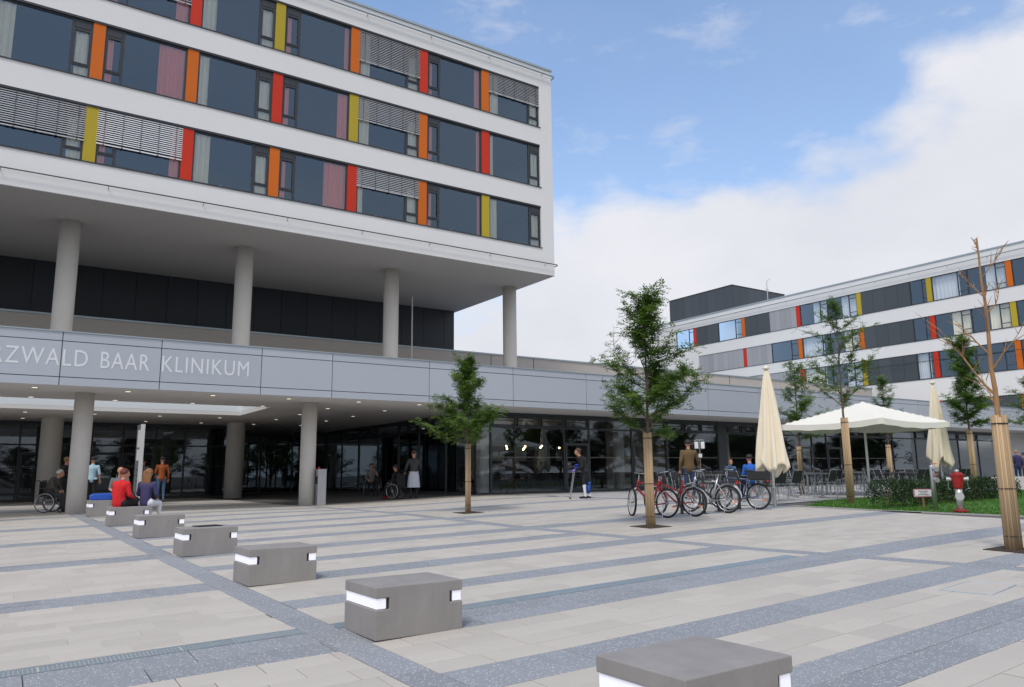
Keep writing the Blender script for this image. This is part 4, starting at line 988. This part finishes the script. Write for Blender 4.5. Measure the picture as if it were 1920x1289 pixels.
for k, (xx, yy) in enumerate(((12.75, 13.45), (13.95, 13.5), (14.35, 13.15), (15.1, 13.35), (16.0, 13.45))):
    t = thing('bike_stand', 'dark steel post of the bicycle stands', 'bike stand', (xx, yy, gz(xx, yy)), R(12), 'bicycle stand posts')
    ob('post', MB().box(-.04, .04, -.02, .02, 0, .82), 'dark_metal', t); ob('foot_plate', MB().box(-.08, .08, -.08, .08, .0, .012), 'dark_metal', t)

# ------------------------------------------------------------------ stele and ticket pillar
t = thing('info_stele', 'tall grey and white information stele before the entrance doors', 'stele', (4.25, 31.5, gz(4.25, 31.5)), R(-6))
ob('slab', MB().box(-.42, .42, -.045, .045, 0, 2.95), 'stele_grey', t, rot=(0, 0, R(98))); ob('edge', MB().box(-.46, -.42, -.07, .07, 0, 2.95), 'stele_white', t, rot=(0, 0, R(98)))
for z0, z1 in ((2.1, 2.75), (1.62, 2.03)): ob('notice', MB().box(-.3, .2, .0455, .052, z0, z1), 'sign_white', t, rot=(0, 0, R(98)))
for z in (1.25, 1.05, .85): ob('notice_line', MB().box(-.25, .05, .0455, .05, z, z+.05), 'ink', t, rot=(0, 0, R(98)))
t = thing('ash_pillar', 'stainless steel pillar with card slot beside the canopy column', 'pillar', (9.2, 25.7, gz(9.2, 25.7)))
o = ob('body', MB().box(-.15, .15, -.13, .13, 0, 1.2), 'steel', t); bevel(o, .02); ob('top', MB().box(-.16, .16, -.14, .14, 1.201, 1.225), 'steel', t)
ob('slot_panel', MB().box(-.155, -.151, -.09, .09, .72, .98), 'ink', t); ob('red_button', MB().box(-.12, -.07, -.05, 0, 1.226, 1.30), 'p_red', t)
# low wall at the far terrace end
m = MB().box(40, 58, 17.9, 18.25, gz(45, 18)-.05, gz(45, 18)+.42); tag(ob('low_wall', m, 'concrete'), 'low pale concrete wall at the far terrace end', 'wall')
# ------------------------------------------------------------------ people
def capsule(mb, a, b, r0, r1, n=10):
    a, b = Vector(a), Vector(b); d = b-a; L = max(d.length, 1e-4); q = d.to_track_quat('Z', 'Y'); base = len(mb.v); rings = []
    for k in range(4): ph = PI/2*(1-k/4); rings.append((-r0*math.sin(ph), r0*math.cos(ph)))
    rings.append((0, r0)); rings.append((L, r1))
    for k in range(1, 5): ph = PI/2*k/4; rings.append((L+r1*math.sin(ph), r1*math.cos(ph)))
    for z, r_ in rings:
        for i in range(n): t_ = 2*PI*i/n; mb.v.append(tuple(a+q @ Vector((max(r_, 1e-4)*math.cos(t_), max(r_, 1e-4)*math.sin(t_), z))))
    for k in range(len(rings)-1):
        for i in range(n): j = (i+1) % n; mb.face([base+k*n+i, base+k*n+j, base+(k+1)*n+j, base+(k+1)*n+i])
    mb.face([base+i for i in range(n)][::-1]); mb.face([base+(len(rings)-1)*n+i for i in range(n)])
STAND = dict(pel=(0,0,.95), bel=(0,0,1.10), che=(0,0,1.32), nek=(0,0,1.49), hed=(0,.02,1.64), sL=(-.185,0,1.41), sR=(.185,0,1.41), eL=(-.25,-.03,1.13), eR=(.25,-.03,1.13), wL=(-.26,.06,.90), wR=(.26,.06,.90),
             hL=(-.095,0,.92), hR=(.095,0,.92), kL=(-.105,.02,.50), kR=(.105,.02,.50), aL=(-.105,-.03,.09), aR=(.105,-.03,.09), tL=(-.115,.14,.045), tR=(.115,.14,.045))
SIT = dict(pel=(0,0,.55), bel=(0,-.01,.70), che=(0,.02,.92), nek=(0,.04,1.09), hed=(0,.08,1.24), sL=(-.185,.03,1.01), sR=(.185,.03,1.01), eL=(-.24,.06,.74), eR=(.24,.06,.74), wL=(-.13,.30,.66), wR=(.13,.30,.66),
           hL=(-.10,.02,.54), hR=(.10,.02,.54), kL=(-.12,.45,.52), kR=(.12,.45,.52), aL=(-.12,.45,.09), aR=(.12,.45,.09), tL=(-.13,.62,.045), tR=(.13,.62,.045))
def person(label, loc, face, base, top, legs, shoes='cl_black', hair='hair_dark', s=1.0, sleeves='long', short_legs=False, loose=1.0, long_hair=False, extra=(), z=None, socks=None, skirt=None, cap=None, **ov):
    J = {k: Vector(v) for k, v in (STAND if base == 'stand' else SIT).items()}
    for k, v in ov.items(): J[k] = Vector(v)
    mats = ['skin', top, legs, shoes, socks or legs]; bones = []
    def B(a, b, r0, r1, m): bones.append((Vector(a), Vector(b), r0, r1, m))
    L_ = loose
    up = (J['nek']-J['pel']).normalized()
    B(J['pel'], J['bel'], .135*L_, .13*L_, 1 if base == 'sit' else 1); B(J['bel'], J['che'], .13*L_, .145*L_, 1); B(J['che'], J['nek']-up*.06, .14*L_, .085, 1)
    for sd in 'LR':
        B(J['s'+sd]-up*.02, (J['che']+J['s'+sd])*.5-up*.03, .062*L_, .10*L_, 1); B(J['nek']-up*.07, J['s'+sd]-up*.015, .05, .052*L_, 1); B(J['h'+sd], J['pel'], .105, .115, 2)
        B(J['s'+sd], J['e'+sd], .055*L_, .046*L_, 1); B(J['e'+sd], J['w'+sd], .045*L_ if sleeves == 'long' else .04, .034*L_ if sleeves == 'long' else .028, 1 if sleeves == 'long' else 0)
        B(J['h'+sd], J['k'+sd], .088, .062, 2); B(J['k'+sd], J['a'+sd], .058, .042, 4 if (short_legs or socks) else 2)
        B(J['a'+sd]-Vector((0, 0, .03)), J['t'+sd], .043, .036, 3)
        d = (J['w'+sd]-J['e'+sd]).normalized(); B(J['w'+sd], J['w'+sd]+d*.07, .03, .034, 0)
    B(J['nek']-up*.05, J['hed']-Vector((0, 0, .04)), .055, .055, 0)
    hd = J['hed']; fd = Vector((0, 1, 0)) if 'look' not in ov else J['look'].normalized()
    B(hd+Vector((0, 0, .035))-fd*.015, hd+Vector((0, 0, .03))+fd*.015, .088, .085, 0); B(hd+fd*.03-Vector((0, 0, .02)), hd+fd*.045-Vector((0, 0, .065)), .062, .042, 0)
    B(hd+fd*.095, hd+fd*.108-Vector((0, 0, .025)), .012, .015, 0)
    sv = fd.cross(Vector((0, 0, 1))).normalized()
    for q in (-1, 1): B(hd+sv*q*.086, hd+sv*q*.09-Vector((0, 0, .03)), .014, .012, 0)
    for e in extra: B(*e)
    if skirt is not None:
        zt, zb, r0, r1, mi = skirt; c = J['pel']; B((c.x, c.y, zt), (c.x, c.y, zb+r1), r0, r1, mi)
    mb = MB()
    for a, b, r0, r1, m_ in bones: capsule(mb, a, b, r0, r1)
    me = mb.mesh('tmp'); o = bpy.data.objects.new('tmp', me); C.objects.link(o)
    rm = o.modifiers.new('r', 'REMESH'); rm.mode = 'VOXEL'; rm.voxel_size = .017; smo = o.modifiers.new('s', 'SMOOTH'); smo.factor = .5; smo.iterations = 2
    dg = bpy.context.evaluated_depsgraph_get(); body = bpy.data.meshes.new_from_object(o.evaluated_get(dg)); bpy.data.objects.remove(o)
    body.materials.clear()
    for mn in mats: body.materials.append(MATS[mn])
    for p in body.polygons:
        c = Vector(p.center); best = 9; bi = 0
        for a, b, r0, r1, m_ in bones:
            ab = b-a; tt = max(0, min(1, (c-a).dot(ab)/max(ab.length_squared, 1e-6))); dd = (c-(a+ab*tt)).length-(r0+(r1-r0)*tt)
            if m_ == 2 and skirt is None and base == 'stand' and c.z > J['pel'].z-.02: continue
            if dd < best: best = dd; bi = m_
        if bi == 0 and sleeves == 'half': pass
        p.material_index = bi; p.use_smooth = True
    # fingers: five tapered, slightly curled digits on each hand, joined into the same mesh
    bm = bmesh.new(); bm.from_mesh(body); fm = MB()
    for sd, q in (('L', -1), ('R', 1)):
        d = (J['w'+sd]-J['e'+sd]).normalized(); pa = J['w'+sd]+d*.075; sx = d.cross(Vector((0, 1, .3))).normalized(); dn_ = sx.cross(d).normalized()
        for k in range(4):
            b0 = pa+sx*(.022*(k-1.5)*.9); L = (.062, .075, .07, .055)[k]; m1 = b0+d*L*.55-dn_*.012; fm.tube(b0, m1, .0095, .0085, 6); fm.tube(m1, m1+d*L*.35-dn_*.022, .0085, .006, 6)
        b0 = J['w'+sd]+d*.03+sx*.03; fm.tube(b0, b0+sx*.025+d*.04, .011, .008, 6)
    fme = fm.mesh('f'); bm.from_mesh(fme); bm.to_mesh(body); bm.free(); bpy.data.meshes.remove(fme)
    zz0 = gz(loc[0], loc[1]) if z is None else z
    po = link('person', body, None, None, (loc[0], loc[1], zz0), (0, 0, face)); po.scale = (s, s, s); tag(po, label, 'person')
    eye = MB()
    for q in (-1, 1): eye.ball(tuple(hd+fd*.083+sv*q*.032+Vector((0, 0, .018))), .011, n=6, k=4)
    ob('eyes', eye, 'ink', po)
    if hair:
        hm = MB(); n = 16; k = 9; c = hd+Vector((0, 0, .045))-fd*.018
        for q in range(k+1):
            ph = PI*.62*q/k
            for i in range(n):
                a = 2*PI*i/n; dv = fd*math.cos(a)+sv*math.sin(a); front = max(0, math.cos(a)); ph2 = ph*(1-.42*front); rr = .104+.004*math.sin(5*a+q)
                hm.v.append(tuple(c+dv*rr*math.sin(ph2)+Vector((0, 0, rr*math.cos(ph2)))))
        for q in range(k):
            for i in range(n): j = (i+1) % n; hm.face([q*n+i, q*n+j, (q+1)*n+j, (q+1)*n+i])
        if long_hair:
            for q in range(-3, 4): capsule(hm, c-fd*.06+sv*q*.026, c-fd*(.13-.008*abs(q))+sv*q*.03-Vector((0, 0, .36-.02*abs(q))), .035, .018, 8)
        h_ = ob('hair', hm, hair, po, smooth=True); sd = h_.modifiers.new('t', 'SOLIDIFY'); sd.thickness = .012
    return po
def facing(dx, dy): return math.atan2(dy, dx)-PI/2
AW = facing(fx, fy); LEFT = facing(-fy, fx); RIGHT = facing(fy, -fx); TOCAM = facing(-fx, -fy)
# man on crutches
cx, cy = 16.3, 20.1
person('man in black with white stocking and blue knee brace walking on crutches', (cx, cy), LEFT, 'stand', 'cl_black', 'cl_black', 'cl_black', 'hair_brown', .97, socks='cl_white', loose=1.05,
       che=(0,.10,1.30), nek=(0,.17,1.45), hed=(0,.24,1.58), bel=(0,.04,1.1), sL=(-.185,.13,1.38), sR=(.185,.13,1.38), eL=(-.25,.12,1.10), eR=(.25,.12,1.10), wL=(-.24,.34,.98), wR=(.24,.34,.98), kL=(-.10,.06,.50), aL=(-.10,.02,.09), tL=(-.11,.2,.045), kR=(.11,-.05,.5), aR=(.11,-.16,.09), tR=(.12,.01,.045), skirt=(.85,.56,.13,.13,2))
for sx in (-1, 1):
    rz = LEFT; c_, s_ = math.cos(rz), math.sin(rz); lx, ly = sx*.25, .40
    t = thing('crutch', 'grey forearm crutch with blue cuff held by the man in black', 'crutch', (cx+c_*lx-s_*ly, cy+s_*lx+c_*ly, gz(cx, cy)), rz, 'pair of forearm crutches')
    ob('tube', MB().tube((0, .12, .02), (0, -.03, .92), .012), 'steel', t); ob('ferrule', MB().tube((0, .125, 0), (0, .118, .05), .02, .016), 'rubber', t)
    ob('handle', MB().tube((0, -.03, .90), (0, .09, .93), .018).tube((0, -.03, .9), (0, -.12, 1.1), .016), 'crutch_blue', t); ob('cuff', MB().torus((0, -.13, 1.12), .05, .016, 'z', 14, 5, R(-30), R(210)), 'crutch_blue', t)
c_, s_ = math.cos(LEFT), math.sin(LEFT)
t = thing('knee_brace', 'blue padded brace strapped to the leg of the man on crutches', 'brace', (cx+c_*.11+s_*.1, cy+s_*.11-c_*.1, gz(cx, cy)+.17), LEFT)
ob('pad', MB().lathe([(.062, 0), (.078, .2), (.088, .38)], n=16), 'blue_plastic', t, smooth=True)
for z in (.06, .3): ob('strap', MB().torus((0, 0, z), .078+.03*z, .012, 'z', 16, 5), 'cl_black', t)
# man with drip stand
person('man in brown jacket and jeans seen from behind with a drip stand', (18.15, 17.17), AW, 'stand', 'cl_brown', 'cl_jeans', 'cl_black', 'hair_dark', 1.05, loose=1.22, eR=(.29,.08,1.15), wR=(.36,.28,1.02))
ix, iy = 18.15+fy*.45+fx*.35, 17.17-fx*.45+fy*.35
t = thing('drip_stand', 'silver drip stand with two white bags next to the brown jacket', 'drip stand', (ix, iy, gz(ix, iy)), AW)
ob('pole', MB().tube((0, 0, .08), (0, 0, 1.85), .012), 'steel', t)
ob('hook', MB().path([(-.15, 0, 1.83), (-.12, 0, 1.86), (.12, 0, 1.86), (.15, 0, 1.83)], .008), 'steel', t)
for k in range(5): a = 2*PI*k/5; l = ob('foot', MB().tube((0, 0, .1), (.28*math.cos(a), .28*math.sin(a), .06), .012), 'steel', t); ob('castor', MB().torus((.28*math.cos(a), .28*math.sin(a), .035), .022, .012, 'x', 12, 5), 'rubber', l)
for s in (-1, 1): o = ob('drip_bag', MB().box(s*.1-.06, s*.1+.06, -.02, .02, 1.58, 1.80), 'stele_white', t); bevel(o, .015)
ob('pump', MB().box(-.05, .05, -.06, .04, 1.3, 1.42), 'white_paint', t)
# wheelchairs
def wheelchair(label, loc, rz):
    t = thing('wheelchair', label, 'wheelchair', (loc[0], loc[1], gz(*loc)), rz)
    for s in (-1, 1):
        wl_ = ob('wheel', MB().torus((0, 0, 0), .28, .018, 'x', 32, 6), 'rubber', t, (s*.29, 0, .30), smooth=True); ob('hand_rim', MB().torus((s*.03, 0, 0), .26, .010, 'x', 32, 5), 'bike_silver', wl_, smooth=True)
        sp_ = MB(); 
        for k in range(14): a = 2*PI*k/14; sp_.tube((0, 0, 0), (0, .27*math.cos(a), .27*math.sin(a)), .003, n=4, cap=False)
        sp_.tube((-.03, 0, 0), (.03, 0, 0), .025, n=8); ob('spokes', sp_, 'steel', wl_)
        ob('castor', MB().torus((s*.22, .42, .09), .075, .016, 'x', 18, 6), 'rubber', t, smooth=True)
        ob('side_frame', MB().path([(s*.24, -.20, .95), (s*.24, -.20, .3), (s*.24, .30, .3), (s*.22, .42, .16)], .012).path([(s*.24, -.2, .5), (s*.24, .36, .5), (s*.2, .52, .12)], .012).path([(s*.24, -.2, .95), (s*.24, -.32, .95)], .015), 'dark_metal', t)
        ob('armrest', MB().box(s*.24-.025, s*.24+.025, -.18, .2, .70, .73), 'black_plastic', t); ob('footplate', MB().box(s*.11-.08, s*.11+.08, .5, .64, .10, .115), 'black_plastic', t)
    ob('seat', MB().box(-.23, .23, -.19, .30, .47, .50), 'black_plastic', t); ob('backrest', MB().box(-.23, .23, -.215, -.19, .5, .93), 'black_plastic', t)
    return t
wheelchair('wheelchair with pale rims carrying the white-haired man beside the column', (1.30, 27.35), RIGHT+R(10))
person('white-haired person in dark coat slumped in the wheelchair beside the column', (1.30, 27.35), RIGHT+R(10), 'sit', 'cl_khaki', 'cl_dkgrey', 'cl_black', 'hair_white', .98, loose=1.12, che=(0,.10,.93), nek=(0,.18,1.07), hed=(0,.27,1.17), sL=(-.185,.12,1.0), sR=(.185,.12,1.0), eL=(-.25,.16,.76), eR=(.25,.16,.76))
person('fair-haired woman in black standing with folded arms behind the wheelchair', (1.75, 29.0), RIGHT+R(35), 'stand', 'cl_black', 'cl_black', 'cl_black', 'hair_blond', .96, sleeves='half', eL=(-.24,.10,1.14), eR=(.24,.10,1.14), wL=(.02,.28,1.16), wR=(-.02,.30,1.10), hed=(0,.06,1.62))
person('man in pale blue shirt and dark trousers partly hidden by the column', (2.95, 33.6), AW+R(20), 'stand', 'cl_shirtblue', 'cl_black', 'cl_black', 'hair_dark', 1.02, sleeves='half')
person('woman in a bright red jacket sitting on a bench with her back turned', (2.42, 20.56), AW-R(18), 'sit', 'cl_red', 'cl_black', 'cl_black', 'hair_redbrown', 1.0, z=gz(2.4, 20.5)-.03, loose=1.15, hed=(.03,.09,1.22), look=(.5,.86,0))
person('long-haired woman in purple top and pale trousers sitting on a bench', (3.0, 20.62), AW-R(4), 'sit', 'cl_purple', 'cl_white', 'cl_black', 'hair_longbrown', .98, z=gz(2.8, 20.5)-.03, long_hair=True, loose=1.0)
person('balding man in grey t-shirt sitting on the bench by the stele', (2.86, 24.5), TOCAM+R(30), 'sit', 'cl_grey', 'cl_black', 'cl_black', None, 1.0, z=gz(2.5, 24.4)-.02, sleeves='half')
person('man in grey shirt walking in through the entrance doors', (5.0, 35.6), AW, 'stand', 'cl_grey', 'cl_dkgrey', 'cl_black', 'hair_dark', 1.0, sleeves='half')
person('man in rust orange shirt and jeans standing before the entrance doors', (5.45, 33.8), LEFT-R(50), 'stand', 'cl_orange', 'cl_jeans_lt', 'cl_black', 'hair_dark', 1.03, eL=(-.22,.05,1.15), wL=(-.15,.24,1.22), tL=(-.12,.2,.045))
wheelchair('wheelchair pushed along the café glass by a man in dark jacket', (12.75, 27.2), LEFT-R(25))
person('dark-clad person riding in the pushed wheelchair', (12.75, 27.2), LEFT-R(25), 'sit', 'cl_black', 'cl_black', 'cl_red', 'hair_dark', .95)
person('man in dark jacket and long pale gown pushing a wheelchair', (13.05, 26.35), AW+R(25), 'stand', 'cl_dkgrey', 'cl_black', 'cl_black', 'hair_brown', 1.02, loose=1.12, socks=None, eL=(-.27,.06,1.14), eR=(.27,.06,1.14), wL=(-.24,.3,1.0), wR=(.24,.3,1.0))
c_, s_ = math.cos(AW), math.sin(AW)
gw = MB(); n = 28
for z, r_ in ((.42, .235), (.6, .22), (.8, .20), (.95, .185), (1.0, .17)):
    for i in range(n): a = 2*PI*i/n; q = r_*(1+.06*math.cos(7*a)); gw.v.append((q*math.cos(a), q*.85*math.sin(a), z))
for k in range(4):
    for i in range(n): j = (i+1) % n; gw.face([k*n+i, k*n+j, (k+1)*n+j, (k+1)*n+i])
o = ob('gown_skirt', gw, 'cl_gown', [q for q in bpy.data.objects if q.get('label', '').startswith('man in dark jacket and long pale')][0], smooth=True)
wheelchair('wheelchair of the man in striped shirt by the dark side glazing', (13.6, 31.6), TOCAM+R(10))
person('man in striped shirt sitting in a wheelchair by the dark glazing', (13.6, 31.6), TOCAM+R(10), 'sit', 'cl_striped', 'cl_black', 'cl_black', 'hair_dark', 1.0, sleeves='half', eL=(-.26,.1,.86), wL=(-.08,.16,1.1))
person('woman in blue checked top sitting at a café table drinking', (26.6, 22.75), TOCAM, 'sit', 'cl_jeans_lt', 'cl_black', 'cl_black', 'hair_brown', 1.0, eR=(.24,.18,.92), wR=(.06,.24,1.14))
person('person in bright blue jacket sitting behind the near closed parasol', (19.6, 15.95), AW+R(10), 'sit', 'cl_bluejacket', 'cl_jeans', 'cl_black', 'hair_dark', 1.0, loose=1.1)
person('balding man in navy jacket and jeans standing at the low wall', (45.0, 19.15), AW, 'stand', 'cl_purple', 'cl_jeans', 'cl_black', None, 1.03, loose=1.2)
person('companion in brown top half hidden behind the man in navy', (46.2, 19.3), AW+R(15), 'stand', 'cl_khaki', 'cl_jeans', 'cl_black', 'hair_brown', .95, loose=1.05)
# guests inside the café, dim behind the glass
for k, (x, y, c, h) in enumerate(((19.0, 29.2, 'cl_dkgrey', 'hair_white'), (20.1, 29.9, 'cl_black', 'hair_dark'), (22.4, 28.9, 'cl_striped', 'hair_white'))):
    person(('grey-clad white-haired guest seated inside the café by the column', 'black-clad guest seated inside the café behind the big pane', 'guest in striped top seated inside the café beside the door')[k], (x, y), TOCAM+k*1.1, 'sit', c, 'cl_black', 'cl_black', h, 1.0, z=.66)
